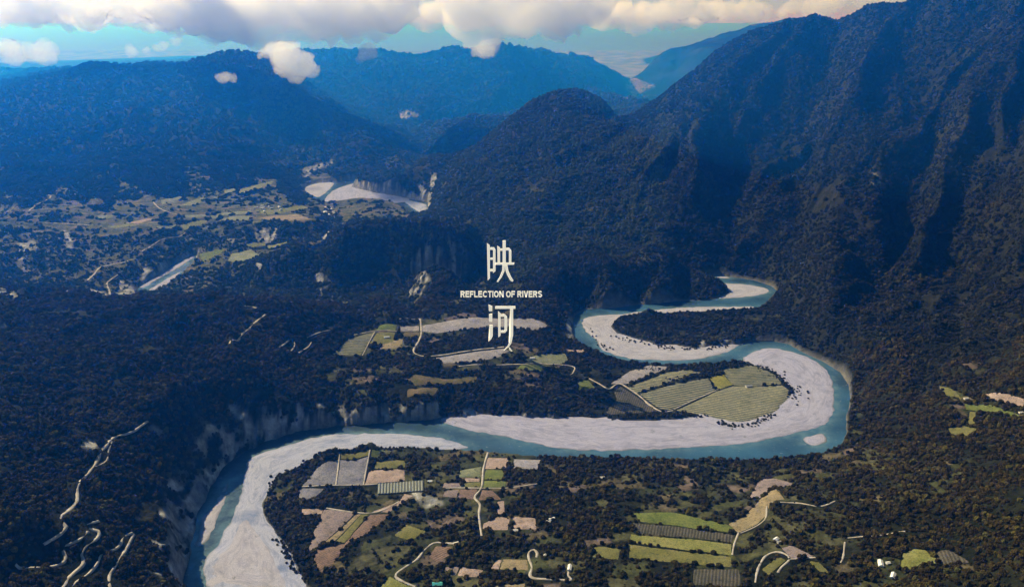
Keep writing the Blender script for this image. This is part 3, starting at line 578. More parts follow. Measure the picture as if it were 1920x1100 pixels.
for cl_ in ([(706,903),(797,898),(798,926),(705,932)],): 
    sl, mk = mask_world(drape(cl_)); CLEAR[sl][mk] = 1
# ------------------------------------------------------------------ tracks
ROADS = [
 (Z6, 8, 'pale road descending the dark left hillside', [(820,175),(740,230),(640,265),(590,310),(550,370),(520,430),(460,500),(430,540),(430,610),(410,650),(340,700),(330,730),(370,770),(310,820),(240,860)]),
 (Z6, 4, 'short spur lane below the hillside road', [(625,290),(605,340),(595,400),(530,428)]),
 (Z6, 7, 'switchback lane zigzagging down the lower left slope', [(550,735),(480,745),(480,765),(550,795),(540,830),(470,880),(455,920),(465,970),(400,1030),(350,1100)]),
 (Z6, 6, 'winding lane toward the bottom left corner', [(490,790),(450,830),(370,865),(350,890),(365,950),(300,985),(170,990),(110,995),(80,960)]),
 (Z6, 5, 'broken narrow lane between the two lower left switchbacks', [(740,802),(690,812),(670,860),(640,890),(560,920),(545,960),(500,1020),(440,1060),(390,1100)]),
 (Z6, 6, 'lane dropping straight to the bottom edge', [(745,806),(718,850),(690,910),(640,980),(610,1040),(610,1110)]),
 (Z5, 8, 'bright road on the dark hill above the terrace', [(1480,770),(1430,810),(1390,850),(1340,890),(1280,935)]),
 (Z5, 4, 'short bright lane near the dark hill crest', [(1350,722),(1400,728),(1430,735)]),
 (Z5, 5, 'first lane curve on the terrace slope', [(1610,915),(1580,940),(1550,955)]),
 (Z5, 5, 'second lane curve on the terrace slope', [(1640,920),(1640,950),(1620,975)]),
 (Z5, 5, 'third lane curve on the terrace slope', [(1735,925),(1720,950),(1665,985)]),
 (Z5, 4, 'thin lane behind the terrace fields', [(1840,858),(1770,875),(1710,900)]),
 (Z5, 9, 'mountain road on the western slope above the gorge', [(745,465),(640,490),(570,505),(530,540),(490,580)]),
 (Z5, 8, 'hairpin road above the western gorge scar', [(655,550),(600,590),(600,620),(610,640),(590,665)]),
 (Z5, 7, 'road climbing the dark cliff to the plateau', [(1030,318),(940,345),(850,385),(790,420)]),
 (Z5, 10, 'road bending round the left end of the plateau', [(270,105),(280,120),(200,160),(160,195)]),
 (Z5, 9, 'pale lane along the left plateau edge', [(250,262),(370,265),(500,275)]),
 (Z5, 8, 'plateau lane snaking between the meadows', [(855,145),(890,180),(950,205),(1010,215)]),
 (Z2, 7, 'farm lane curving through the terrace', [(730,120),(736,200),(722,250),(692,300),(702,330),(790,345),(1000,315),(1240,288)]),
 (Z2, 4, 'lane along the back of the terrace', [(605,122),(665,120),(722,120)]),
 (Z2, 4, 'lane between the western terrace plots', [(456,198),(420,265),(382,340)]),
 (Z2, 4, 'lane crossing the terrace from west to east', [(330,215),(460,192),(590,196),(722,192)]),
 (Z2, 5, 'lane running past the sage plot to the loop', [(960,405),(1340,393),(1450,389),(1640,405),(1648,440),(1630,455)]),
 (Z1, 6, 'pale farm track crossing the peninsula', [(288,630),(340,658),(390,685),(425,663),(460,662),(540,715),(600,765),(660,800),(720,796)]),
 (Z1, 4, 'track between the orchards of the peninsula', [(725,790),(820,745),(943,692)]),
 (Z7, 6, 'straight farm track through the southern fields', [(1055,350),(1030,440),(1020,540),(985,590),(985,610),(1010,640),(1005,700),(1020,815)]),
 (Z7, 6, 'curved lane round the reddish plot', [(860,858),(800,853),(750,856),(700,895),(660,945),(600,985),(540,1040),(650,1098)]),
 (Z7, 6, 'hairpin lane at the bottom centre', [(1325,935),(1330,910),(1310,892),(1285,905),(1282,935),(1300,990),(1290,1030),(1310,1050),(1400,1056),(1520,1060),(1502,1035),(1515,970)]),
 (Z7, 4, 'track between the first two slate plots', [(228,360),(208,530)]),
 (Z7, 4, 'track along the east side of the slate plots', [(398,335),(378,440),(362,530)]),
 (Z7, 4, 'track along the south side of the slate plots', [(20,541),(205,533),(362,531),(440,525)]),
 (Z7, 4, 'cross track through the southern fields', [(820,550),(900,548),(1150,549),(1330,525)]),
 (Z7, 4, 'track above the trapezoid fields', [(140,658),(400,688),(560,624)]),
 (Z8, 5, 'looped lane on the lower right slope', [(405,1075),(420,1000),(460,930),(520,905),(570,915),(595,945),(550,990),(530,1020)]),
 (Z8, 4, 'lane east of the looped lane', [(600,945),(740,935)]),
 (Z8, 4, 'bright lane on the right forested slope', [(920,828),(1110,812),(1240,790)]),
 (Z8, 4, 'broken lane falling from the bright forest lane', [(905,850),(895,930),(880,965)]),
 (Z8, 4, 'lane beside the striped fields', [(312,800),(288,860),(277,920)]),
 (Z8, 4, 'lane along the hooked field', [(470,650),(465,710),(430,748),(322,800)]),
 (Z8, 4, 'faint lane leading east from the hooked field', [(490,628),(640,632),(760,650),(850,620)]),
]
for zf, wd, label, pts in ROADS: road(zf(pts), wd, label)

# ------------------------------------------------------------------ bare rock: polygons where the slope is stripped
rock = np.zeros(U2.shape, np.float32)
SCARS = [(Z5, p) for p in (
 [(95,380),(190,360),(210,410),(110,420)],[(85,500),(120,455),(155,470),(140,525)],[(345,300),(380,310),(405,370),(395,425),(365,390)],[(650,650),(665,565),(720,610),(760,630),(690,680)],[(790,470),(830,520),(860,570),(800,610)],
 [(480,610),(590,650),(560,670),(500,640)],[(1420,290),(1540,280),(1530,362),(1420,362)],[(1030,335),(1065,345),(1050,375),(1030,365)],[(1270,345),(1310,350),(1310,372),(1270,370)],[(0,620),(100,670),(90,690),(0,655)],[(1425,480),(1460,490),(1455,540),(1440,530)],[(360,620),(385,625),(385,660),(365,655)],[(1760,545),(1785,550),(1800,600),(1775,590)],[(0,820),(30,820),(25,860),(0,860)])]
SCARS += [(Z6, p) for p in ([(890,490),(960,500),(1130,600),(1080,650),(1000,600)],[(820,830),(900,850),(1020,940),(900,900)],[(430,320),(480,270),(540,300),(530,340)],[(1140,230),(1170,180),(1205,255)],[(1240,80),(1330,90),(1460,260),(1400,230)],[(1100,430),(1260,470),(1170,570),(1130,500)],[(1030,600),(1110,640),(1060,730),(980,690)],[(730,250),(790,300),(770,300)],[(810,200),(900,220),(920,260),(850,240)],[(1000,900),(1060,880),(1030,1050),(990,1000)],[(850,1010),(920,1030),(900,1050)],[(870,680),(960,720),(950,770)],
 [(1470,170),(1530,160),(1600,290),(1500,290)],[(1620,160),(1660,170),(1680,230),(1610,235)],[(1780,90),(1830,110),(1850,205),(1790,210)])]
SCARS += [(Z7, p) for p in ([(110,80),(150,90),(180,205),(115,205)],[(190,100),(250,95),(275,190),(200,200)],[(290,110),(330,115),(350,185),(290,190)],[(370,90),(400,120),(420,185),(385,185)],[(440,110),(480,60),(510,130),(505,180),(450,180)],[(570,80),(590,100),(640,180),(580,180)],[(660,150),(690,65),(705,180),(660,180)],[(710,90),(760,80),(780,130),(745,180),(715,180)],[(910,130),(955,90),(1000,150),(940,170)],[(620,560),(760,600),(820,640),(700,660)])]
SCARS += [(None, p) for p in ([(782,350),(792,342),(800,362),(792,374)],[(805,330),(815,318),(820,340),(808,356)],[(770,360),(778,356),(782,373),(772,372)],[(1080,590),(1072,600),(1076,620),(1066,610)],[(1060,596),(1074,590),(1074,640),(1064,632)],[(1100,574),(1180,566),(1220,563),(1200,570)],[(1632,320),(1648,332),(1652,352),(1636,344)],[(1310,640),(1320,636),(1322,650),(1310,652)],[(1352,640),(1362,636),(1364,648),(1352,650)],[(740,215),(775,205),(790,222),(750,225)],[(1172,160),(1200,150),(1230,160),(1190,178)],[(560,320),(620,300),(625,306),(580,324)],[(565,330),(582,315),(588,322),(574,333)])]
for zf, p in SCARS:
    px = zf(p) if zf else p
    w = drape(px)
    if np.ptp(w[:, 1]) > 1500: continue
    sl, mk = mask_world(w); rock[sl][mk] = 1
rock = np.clip(blur(rock, .9) * 1.2, 0, 1)

# region of every vertex: that of the nearest control point
regs = sorted(set(nreg)); ri = np.array([regs.index(r) for r in nreg])
best = np.full(U2.shape, 1e9); lab = np.zeros(U2.shape, int)
ju = 2.2 * U2 + .012 * fbm(U2 * 60, W2 * 60, 3, 71); jw = W2 + .008 * fbm(U2 * 60 + 9, W2 * 60, 3, 72)
for k in range(len(nod)):
    d = (ju - 2.2 * nod[k, 0]) ** 2 + (jw - nod[k, 1]) ** 2; mk = d < best; best[mk] = d[mk]; lab[mk] = ri[k]
# ------------------------------------------------------------------ colour of the ground (with sunlit and distance tones painted into some hills)
gy, gx = np.gradient(H0); gyw = gy / (np.gradient(Y2, axis=0)); gxw = gx / (np.gradient(X2, axis=1) + 1e-6)
slope = np.hypot(gxw, gyw)
fl = near_riv * np.clip(slope - .5, 0, 1) * (U2 < .05); H0 = H0 + fl * 14 * (ridged(X2 / 34, Y2 / 120, 3, 401) - .95)
p1 = fbm(X2 / 420, Y2 / 420, 4, 60); p2 = fbm(X2 / 55, Y2 / 55, 4, 61); p3 = fbm(X2 / 25, Y2 / 90, 4, 62)
forest = np.array([.012, .015, .009]); forest2 = np.array([.030, .032, .018]); grass = np.array([.075, .080, .035]); stone = np.array([.50, .50, .50]); stone2 = np.array([.19, .20, .21])
t = np.clip(.5 + .7 * p1 + .5 * p2 + np.array([{'hump': .4, 'midhill': .5, 'farrange': .3, 'fargorge': .3}.get(q, 0) for q in regs])[lab], 0, 1.4)[..., None]; col = forest * (1 - t) + forest2 * t  # listed hills paler: a sunlit tone painted into their ground
g = np.clip((p1 + .8 * p2 - .45) * 2.2, 0, 1)[..., None] * np.clip(1 - slope / .9, 0, 1)[..., None] * np.array([0. if q in ('eastmountain', 'lefthill', 'westrange') else 1. for q in regs])[lab][..., None]; col = col * (1 - .7 * g) + grass * .7 * g
wv = ((lab == regs.index('westvalley')) * np.clip(.5 + 1.2 * p2 + p1, 0, 1))[..., None]; col = col * (1 - .7 * wv) + np.array([.13, .135, .085]) * .7 * wv  # pale scrub, with the valley's sunlit look mixed into its colour
pm = ((lab == regs.index('plateau')) * np.clip(1 - slope / .35, 0, 1) * np.clip(.75 + 1.5 * p2 + p1, 0, 1))[..., None]; col = col * (1 - pm) + (np.array([.13, .155, .075]) * (1 - t) + np.array([.20, .21, .12]) * t) * pm
qx = X2 * .96 + Y2 * .28 + 30 * fbm(X2 / 160, Y2 / 160, 2, 301); qy = -X2 * .28 + Y2 * .96 + 30 * fbm(X2 / 160 + 7, Y2 / 160, 2, 302)
ci = np.floor(qx / 78 + .5 * (np.floor(qy / 46) % 2)); cj = np.floor(qy / 46); hv = hash2(ci, cj, 5) / 4294967296.0; hk = hash2(ci, cj, 9) / 4294967296.0
ef = np.minimum(np.abs((qx / 78 + .5 * (np.floor(qy / 46) % 2)) % 1 - .5) * 78, 99); eg = np.abs((qy / 46) % 1 - .5) * 46
farm = np.isin(lab, [regs.index(q) for q in ('southbank', 'terrace', 'southeast', 'westvalley', 'plateau')]) * np.clip(1.6 - slope / .22, 0, 1) * np.clip(.9 + 1.5 * p1, 0, 1.3)
farm = farm * (1 + 1.2 * np.isin(lab, [regs.index('plateau')]))
parcel = ((hv < .42 * farm) & (ef < 36.5) & (eg < 21)).astype(float)
parcel = (blur(parcel, .5) * np.clip(.8 + .9 * p2, 0, 1))[..., None]
pal = np.array([[.095, .098, .045], [.14, .12, .075], [.08, .088, .038], [.17, .135, .12], [.11, .11, .06], [.05, .058, .028]])
col = col * (1 - parcel) + pal[(hk * 6).astype(int) % 6] * parcel
cliff = near_riv * np.clip((slope - .75) * 2.2, 0, 1) * np.clip(.55 + 1.8 * p3, 0, 1) * (U2 < .05)
cliff2 = np.clip((slope - 1.9) * 1.5, 0, 1) * np.clip(.3 + 1.2 * p3, 0, 1) * .6
cliff2 = np.maximum(cliff2, np.isin(lab, [regs.index('westvalley'), regs.index('plateau')]) * np.clip((slope - .45) * 2.5, 0, 1) * np.clip(.25 + 2.0 * p3, 0, 1) * .8)
rk = np.clip(rock * np.clip(.85 + 1.3 * p3, 0, 1) + cliff + cliff2 * (Y2 < 9000) * (U2 < -.05), 0, 1)[..., None]
st = np.clip(.5 + p2, 0, 1)[..., None]; col = col * (1 - rk) + (stone * st + stone2 * (1 - st)) * rk
col = col * (1 - .45 * np.clip((Y2 - 6500) / 1800, 0, 1) * (rk[..., 0] < .3))[..., None]     # ground colour darkened with distance to deepen the blue of the haze
bed = cov[..., None]; col = col * (1 - bed) + np.array([.2, .2, .2]) * bed
plainm = np.clip((Y2 - 13000) / 1500, 0, 1) * np.clip(1 - H0 / 30, 0, 1)
pl = np.clip(.5 + 1.3 * fbm(X2 / 500, Y2 / 900, 4, 90), 0, 1)[..., None]; col = col * (1 - plainm[..., None]) + (np.array([.14, .17, .10]) * (1 - pl) + np.array([.30, .30, .24]) * pl) * plainm[..., None]
H = H0 - 2.6 * (LOWER > .5) * (cov < .5)
H = H + np.clip((Y2 - 4800) / 900, 0, 1) * np.clip(A / 14, 0, 1) * (6 * np.abs(fbm(X2 / 42, Y2 / 60, 3, 33)))


INFO = {'floor': ('valley_floor', 'low riverside ground inside the big bend under the orchards'), 'peninsula': ('hill', 'low wooded peninsula inside the horseshoe gravel bar'), 'terrace': ('terrace', 'farmed terrace above the grey river cliff in the centre'),
 'lefthill': ('hill', 'dark wooded hillside filling the left foreground'), 'westvalley': ('valley_floor', 'western gorge with pale landslide scars below the plateau'), 'southbank': ('valley_floor', 'patchwork farm ground on the near bank of the river'),
 'southeast': ('hill', 'dark forested slope in the lower right corner'), 'eastmountain': ('mountain', 'huge dark blue mountain filling the right side'), 'promontory': ('hill', 'wooded spur behind the river above the horseshoe loop'),
 'midridge': ('hill', 'wooded gullied ridge left of the upper character'), 'hump': ('mountain', 'round-topped blue green mountain in the centre'), 'plateau': ('plateau', 'western plateau striped with green meadows'), 'westrange': ('mountain', 'long deep blue range on the left skyline'),
 'midhill': ('hill', 'blue wooded hill sloping down to the distant gravel flats'), 'fargorge': ('hill', 'small blue hills around the far gorge'), 'farrange': ('mountain', 'hazy blue range under the clouds in the centre distance'), 'farplain': ('plain', 'pale hazy coastal plain beyond the mountains'), 'farridge': ('mountain', 'hazy light blue ridge right of the coastal plain')}
vi = np.arange(NU * NV).reshape(NV, NU); P = np.stack([X2, Y2, H], -1).reshape(-1, 3)
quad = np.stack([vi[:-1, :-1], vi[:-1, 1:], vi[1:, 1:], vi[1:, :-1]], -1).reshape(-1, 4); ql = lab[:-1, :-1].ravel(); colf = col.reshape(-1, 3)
ROOT = {}
for k, r in enumerate(regs):
    q = quad[ql == k]
    if not len(q): continue
    used, inv = np.unique(q, return_inverse=True); inv = inv.reshape(-1, 4)
    me = bpy.data.meshes.new(INFO[r][0]); me.vertices.add(len(used)); me.vertices.foreach_set('co', P[used].ravel().astype(np.float32))
    me.loops.add(inv.size); me.loops.foreach_set('vertex_index', inv.ravel().astype(np.int32)); me.polygons.add(len(inv)); me.polygons.foreach_set('loop_start', np.arange(0, inv.size, 4, dtype=np.int32))
    me.update(calc_edges=True); me.validate()
    me.polygons.foreach_set('use_smooth', np.ones(len(inv), bool))
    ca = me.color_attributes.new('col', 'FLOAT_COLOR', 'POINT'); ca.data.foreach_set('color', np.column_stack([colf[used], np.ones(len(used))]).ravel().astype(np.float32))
    ROOT[r] = link(INFO[r][0], me, 'land', None, INFO[r][1], None, None, 'structure')

# the sea beyond the coast
m_, n_, b_ = new_mat('sea'); M['sea'] = m_; b_.inputs['Base Color'].default_value = (.13, .17, .17, 1); b_.inputs['Roughness'].default_value = .5; b_.inputs['Specular IOR Level'].default_value = .05
gx, gy = np.meshgrid(np.linspace(-1, 1, 9), np.exp(np.linspace(math.log(30000), math.log(180000), 10)))
v = np.column_stack([(gx * gy * 1.0).ravel(), gy.ravel(), np.full(gx.size, -3.0)]); f = [(j * 9 + i, j * 9 + i + 1, (j + 1) * 9 + i + 1, (j + 1) * 9 + i) for j in range(9) for i in range(8)]
link('sea', mesh('sea', v, f), 'sea', None, 'hazy turquoise sea beyond the coastal plain', None, None, 'structure')

# ------------------------------------------------------------------ forest: one mass of crowns for each hill
ng = bpy.data.node_groups.new('crowns', 'GeometryNodeTree')
ng.interface.new_socket('Geometry', in_out='INPUT', socket_type='NodeSocketGeometry'); ng.interface.new_socket('Geometry', in_out='OUTPUT', socket_type='NodeSocketGeometry')
gi = ng.nodes.new('NodeGroupInput'); go = ng.nodes.new('NodeGroupOutput'); L = ng.links.new
ico = ng.nodes.new('GeometryNodeMeshIcoSphere'); ico.inputs['Radius'].default_value = 1; ico.inputs['Subdivisions'].default_value = 3
spn = ng.nodes.new('GeometryNodeSetPosition'); nz = ng.nodes.new('ShaderNodeTexNoise'); nz.inputs['Scale'].default_value = 2.3; nz.inputs['Detail'].default_value = 3
sub = ng.nodes.new('ShaderNodeVectorMath'); sub.operation = 'SUBTRACT'; sub.inputs[1].default_value = (.5, .5, .5)
scl = ng.nodes.new('ShaderNodeVectorMath'); scl.operation = 'SCALE'; scl.inputs['Scale'].default_value = 1.8
L(nz.outputs['Color'], sub.inputs[0]); L(sub.outputs[0], scl.inputs[0]); L(ico.outputs['Mesh'], spn.inputs['Geometry']); L(scl.outputs[0], spn.inputs['Offset'])
smt = ng.nodes.new('GeometryNodeSetMaterial'); smt.inputs['Material'].default_value = M['tree']; L(spn.outputs[0], smt.inputs[0])
iop = ng.nodes.new('GeometryNodeInstanceOnPoints'); L(gi.outputs[0], iop.inputs['Points']); L(smt.outputs[0], iop.inputs['Instance'])
def named(nm, ty):
    a = ng.nodes.new('GeometryNodeInputNamedAttribute'); a.data_type = ty; a.inputs['Name'].default_value = nm; return a.outputs[0]
L(named('scl', 'FLOAT_VECTOR'), iop.inputs['Scale']); L(named('rot', 'FLOAT_VECTOR'), iop.inputs['Rotation']); L(iop.outputs[0], go.inputs[0])
S0 = 7.6
n1 = int(1.9 / 2 * (2500 ** 2 - 1160 ** 2) / S0 ** 2); n2 = int(1.9 / S0 ** 2 * 2500 ** .9 * (7000 ** 1.1 - 2500 ** 1.1) / 1.1); n3 = 170000
ya = np.sqrt(rng.uniform(1160 ** 2, 2500 ** 2, n1)); yb = rng.uniform(2500 ** 1.1, 7000 ** 1.1, n2) ** (1 / 1.1); yc = np.exp(rng.uniform(math.log(7000), math.log(14000), n3)); ty = np.concatenate([ya, yb, yc]); tu = rng.uniform(-UMAX, UMAX, len(ty)); tx = tu * ty
iu = np.clip(((tu + UMAX) / du).round().astype(int), 0, NU - 1); iw = np.clip(((np.log(ty) - WMIN) / dw).round().astype(int), 0, NV - 1)
clump = .8 * fbm(tx / 60, ty / 60, 3, 81) + .8 * fbm(tx / 260, ty / 260, 3, 82)
clr = np.maximum(CLEAR, np.maximum(blur(CLEAR.astype(float), .6) > .45, 0))
keep = (clr[iw, iu] < .5) & (rb[iw, iu] < .10) & (rk[iw, iu, 0] < .35) & (clump > -.62) & (H0[iw, iu] > 1.5) & ~((rng.random(len(ty)) < .45) & (lab[iw, iu] == regs.index('westvalley'))) & (tu * 1.0 < 1) & ~((lab[iw, iu] == regs.index('floor')) & (H0[iw, iu] < 4.2) & (rng.random(len(ty)) < .86)) & ~((rng.random(len(ty)) < .95) & (pm[iw, iu, 0] > .25)) & ~((rng.random(len(ty)) < .93) & (parcel[iw, iu, 0] > .35)) & ~((rng.random(len(ty)) < .35) & (g[iw, iu, 0] > .5))
tx, ty, tu, clump, iu, iw = tx[keep], ty[keep], tu[keep], clump[keep], iu[keep], iw[keep]
sp_ = S0 * np.maximum(1, ty / 2500) ** .45 * np.clip(ty / 6500, 1, 2) * (.26 + .72 * rng.random(len(ty)) ** 2.8 + .12 * np.clip(clump, -1, 1))
tz = hz(tx, ty, H) + sp_ * .35
hp = []
for pts, wd_, num in (([(1400,683),(1440,692),(1468,712),(1488,738)],5,70),([(1345,790),(1375,799),(1410,796),(1450,778)],4,70),([(1252,713),(1300,705),(1338,698)],5,80),([(1150,784),(1230,781),(1320,779)],4,120),([(1140,690),(1190,690),(1250,695),(1330,686)],5,110),([(1100,600),(1120,640),(1150,662)],5,14),([(820,842),(700,842),(600,858),(520,892),(497,950)],5,160),([(520,1000),(545,1040),(575,1095)],7,60),([(1150,630),(1220,648),(1300,655),(1370,648)],4,60),([(1440,700),(1480,730),(1500,740)],16,40)):
    a = np.array(pts, float); k = rng.uniform(0, len(a) - 1.001, num); i0 = k.astype(int); q = a[i0] + (a[i0 + 1] - a[i0]) * (k - i0)[:, None]; hp.append(q + rng.normal(0, 1, q.shape) * np.array([wd_, wd_ * .45]))
hw = at_z(np.concatenate(hp), 3.0); tx = np.concatenate([tx, hw[:, 0]]); ty = np.concatenate([ty, hw[:, 1]]); clump = np.concatenate([clump, rng.normal(0, .3, len(hw))])
iu = np.clip(((tx / ty + UMAX) / du).round().astype(int), 0, NU - 1); iw = np.clip(((np.log(ty) - WMIN) / dw).round().astype(int), 0, NV - 1); sh = rng.uniform(2.2, 4.2, len(hw)); sp_ = np.concatenate([sp_, sh]); tz = np.concatenate([tz, np.maximum(hz(hw[:, 0], hw[:, 1], H), 2.6) + sh * .4])
tint = np.clip(.42 + .30 * clump + .20 * rng.standard_normal(len(tx)) * np.clip(3000 / ty, .4, 1.5), 0, 1)
tl = lab[iw, iu]
SHADE = {'westvalley': .42, 'plateau': .45, 'midhill': .60, 'hump': .55, 'midridge': .34, 'promontory': .06, 'fargorge': .6, 'farrange': .35, 'westrange': .05, 'terrace': .10, 'southbank': .14, 'lefthill': .14, 'eastmountain': -.05, 'southeast': .10}   # paler or darker wood per hill, sunlight and shade painted into the crowns
WARM = {'lefthill': .9, 'southeast': .85, 'southbank': .75, 'terrace': .5, 'floor': .4, 'peninsula': .2, 'promontory': .2, 'eastmountain': .15}  # near crowns browned: warm foreground light painted into their colour
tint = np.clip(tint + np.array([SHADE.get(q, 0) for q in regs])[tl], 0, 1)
for k, r in enumerate(regs):
    s = np.flatnonzero(tl == k)
    if len(s) < 20 or r not in ROOT: continue
    me = bpy.data.meshes.new('forest'); me.vertices.add(len(s)); me.vertices.foreach_set('co', np.column_stack([tx[s], ty[s], tz[s]]).ravel().astype(np.float32))
    me.attributes.new('scl', 'FLOAT_VECTOR', 'POINT').data.foreach_set('vector', np.column_stack([sp_[s], sp_[s], sp_[s] * rng.uniform(.8, 1.35, len(s))]).ravel().astype(np.float32))
    me.attributes.new('rot', 'FLOAT_VECTOR', 'POINT').data.foreach_set('vector', np.column_stack([rng.uniform(-.3, .3, len(s)), rng.uniform(-.3, .3, len(s)), rng.uniform(0, 6.28, len(s))]).ravel().astype(np.float32))
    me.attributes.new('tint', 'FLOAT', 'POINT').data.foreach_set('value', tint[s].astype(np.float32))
    me.attributes.new('warm', 'FLOAT', 'POINT').data.foreach_set('value', np.clip(WARM.get(r, 0) + .35 * clump[s] + .15 * rng.standard_normal(len(s)), 0, 1).astype(np.float32))
    o = link('forest', me, 'tree', ROOT[r], None, None, None, 'stuff'); md = o.modifiers.new('crowns', 'NODES'); md.node_group = ng

# ------------------------------------------------------------------ buildings
def box_bm(bm, cx, cy, cz, sx, sy, sz):
    vv = [bm.verts.new((cx + a * sx / 2, cy + b * sy / 2, cz + c * sz / 2)) for a in (-1, 1) for b in (-1, 1) for c in (-1, 1)]
    for q in ((0, 1, 3, 2), (4, 6, 7, 5), (0, 4, 5, 1), (2, 3, 7, 6), (0, 2, 6, 4), (1, 5, 7, 3)): bm.faces.new([vv[i] for i in q])
def bm_mesh(name, bm):
    bmesh.ops.recalc_face_normals(bm, faces=bm.faces); me = bpy.data.meshes.new(name); bm.to_mesh(me); bm.free(); return me
def house(px, L_, W_, Hh, rot, roof, label, group=None, wall='white_wall', detail=True):
    w = drape([px])[0]; z = float(hz(np.array([w[0]]), np.array([w[1]]), H0)[0])
    e = bpy.data.objects.new('house', None); C.objects.link(e); e.location = (w[0], w[1], z - .5); e.rotation_euler = (0, 0, rot); e['label'] = label; e['category'] = 'house'
    if group: e['group'] = group
    bm = bmesh.new(); box_bm(bm, 0, 0, Hh / 2, L_, W_, Hh)
    link('wall', bm_mesh('wall', bm), wall, e)
    bm = bmesh.new(); o = .6; rh = W_ * .28
    vv = [bm.verts.new(p) for p in ((-L_/2-o, -W_/2-o, Hh-.2), (L_/2+o, -W_/2-o, Hh-.2), (L_/2+o, W_/2+o, Hh-.2), (-L_/2-o, W_/2+o, Hh-.2), (-L_/2-o, 0, Hh+rh), (L_/2+o, 0, Hh+rh))]
    for q in ((0, 1, 5, 4), (2, 3, 4, 5), (0, 4, 3), (1, 2, 5), (0, 3, 2, 1)): bm.faces.new([vv[i] for i in q])
    link('roof', bm_mesh('roof', bm), roof, e)
    iu = int(round((w[0] / w[1] + UMAX) / du)); iw = int(round((math.log(w[1]) - WMIN) / dw))
    if detail:
        bm = bmesh.new(); box_bm(bm, L_ * .1, -W_ / 2 - .05, 1.2, 1.6, .2, 2.4); link('door', bm_mesh('door', bm), 'dark_steel', e)
        for s in (-.3, .34): bm = bmesh.new(); box_bm(bm, L_ * s, -W_ / 2 - .05, Hh * .55, 1.8, .2, 1.4); link('window', bm_mesh('window', bm), 'dark_steel', e)
    return e
HOUSES = [((1651,1058),22,11,6,1.3,'pale_roof','larger white farm shed on the lower right slope'),((1665,1056),9,7,4,.2,'pale_roof','tiny white hut beside the larger farm shed'),((1674,1081),20,10,6,1.0,'pale_roof','white farm shed below the larger one on the right slope'),
 ((855,1020),14,9,5,.4,'pale_roof','white house at the upper end of the curved lane'),((820,1097),24,12,6,.1,'teal_roof','turquoise roofed building at the bottom edge'),((1068,1066),20,9,6,1.4,'pale_roof','white house at the end of the hairpin lane'),((1022,1040),10,6,4,1.4,'pale_roof','small white hut right of the hairpin lane'),
 ((806,903),14,8,4,.1,'pale_roof','white hut at the end of the greenhouse'),((1035,974),16,9,5,.5,'pale_roof','white farmhouse right of the pale paired plots'),((1028,979),12,8,4,-.4,'grey_roof','grey roofed shed beside the white farmhouse'),((966,995),14,8,4,.2,'pale_roof','white hut below the pale paired plots'),
 ((1404,725),26,12,6,.3,'grey_roof','grey shed standing alone in the peninsula orchard'),((998,672),18,9,5,.1,'pale_roof','white shed on the sage plot'),((1129,896),14,8,4,.1,'pale_roof','lone white hut in the dark southern woods'),((1455,1012),14,9,5,.7,'pale_roof','white house above the looped lane'),((1461,1017),10,7,4,.2,'grey_roof','small grey house above the looped lane'),
 ((1811,748),14,9,5,.2,'pale_roof','white hut at the top of the eastern meadow'),((1914,774),12,8,4,.1,'pale_roof','white hut at the right edge by the meadow'),((725,633),22,10,5,.2,'pale_roof','long white shed on the middle terrace plots')]
for px, a, b2, c, rr, rf, lb in HOUSES: house(px, a, b2, c, rr, rf, lb)
for i in range(26):                                             # villages far off
    if i < 15: px = (606 + rng.uniform(0, 24), 391 + rng.uniform(0, 20)); lb = 'small pale house in the distant riverside village'; gp = 'houses of the distant riverside village'
    else: px = (478 + rng.uniform(0, 55), 386 + rng.uniform(0, 14)); lb = 'small pale house in the plateau village'; gp = 'houses of the plateau village'
    house(px, rng.uniform(16, 26), rng.uniform(11, 15), rng.uniform(6, 10), rng.uniform(0, 3), ['pale_roof', 'grey_roof', 'pale_roof'][i % 3], lb, gp, detail=False)
# greenhouse of parallel film tunnels
ga, gb, gc, gd = at_z([(709, 906), (794, 901), (795, 920), (708, 925)], 16.0)
gr = bpy.data.objects.new('greenhouse', None); C.objects.link(gr); gz = float(hz(np.array([gd[0]]), np.array([gd[1]]), H0)[0]); gr.location = (gd[0], gd[1], gz); gr['label'] = 'pale striped greenhouse of parallel film tunnels'; gr['category'] = 'greenhouse'
sl, mk = mask_world(np.array([ga, gb, gc, gd]));
NT = 15; wid = (np.hypot(*(gc - gd)[:2])) / NT; ln = np.hypot(*(ga - gd)[:2]); ax = (gc - gd)[:2] / np.hypot(*(gc - gd)[:2]); ay = (ga - gd)[:2] / ln
bm = bmesh.new(); ringA = []
for j in (0, 1):
    for s in range(9):
        th = math.pi * s / 8; p = ax * (wid * .46 * (1 - math.cos(th))) + ay * ln * j; ringA.append(bm.verts.new((p[0], p[1], 1 + 3.4 * math.sin(th))))
for s in range(8): bm.faces.new((ringA[s], ringA[s + 1], ringA[s + 10], ringA[s + 9]))
bm.faces.new(ringA[:9]); bm.faces.new(ringA[9:][::-1]); tun = bm_mesh('tunnel', bm); tun.materials.append(M['film'])
for i in range(NT):
    o = bpy.data.objects.new('tunnel', tun); C.objects.link(o); o.parent = gr; o.location = (ax[0] * wid * i, ax[1] * wid * i, float(hz(np.array([gd[0] + ax[0] * wid * i]), np.array([gd[1] + ax[1] * wid * i]), H0)[0]) - gz)

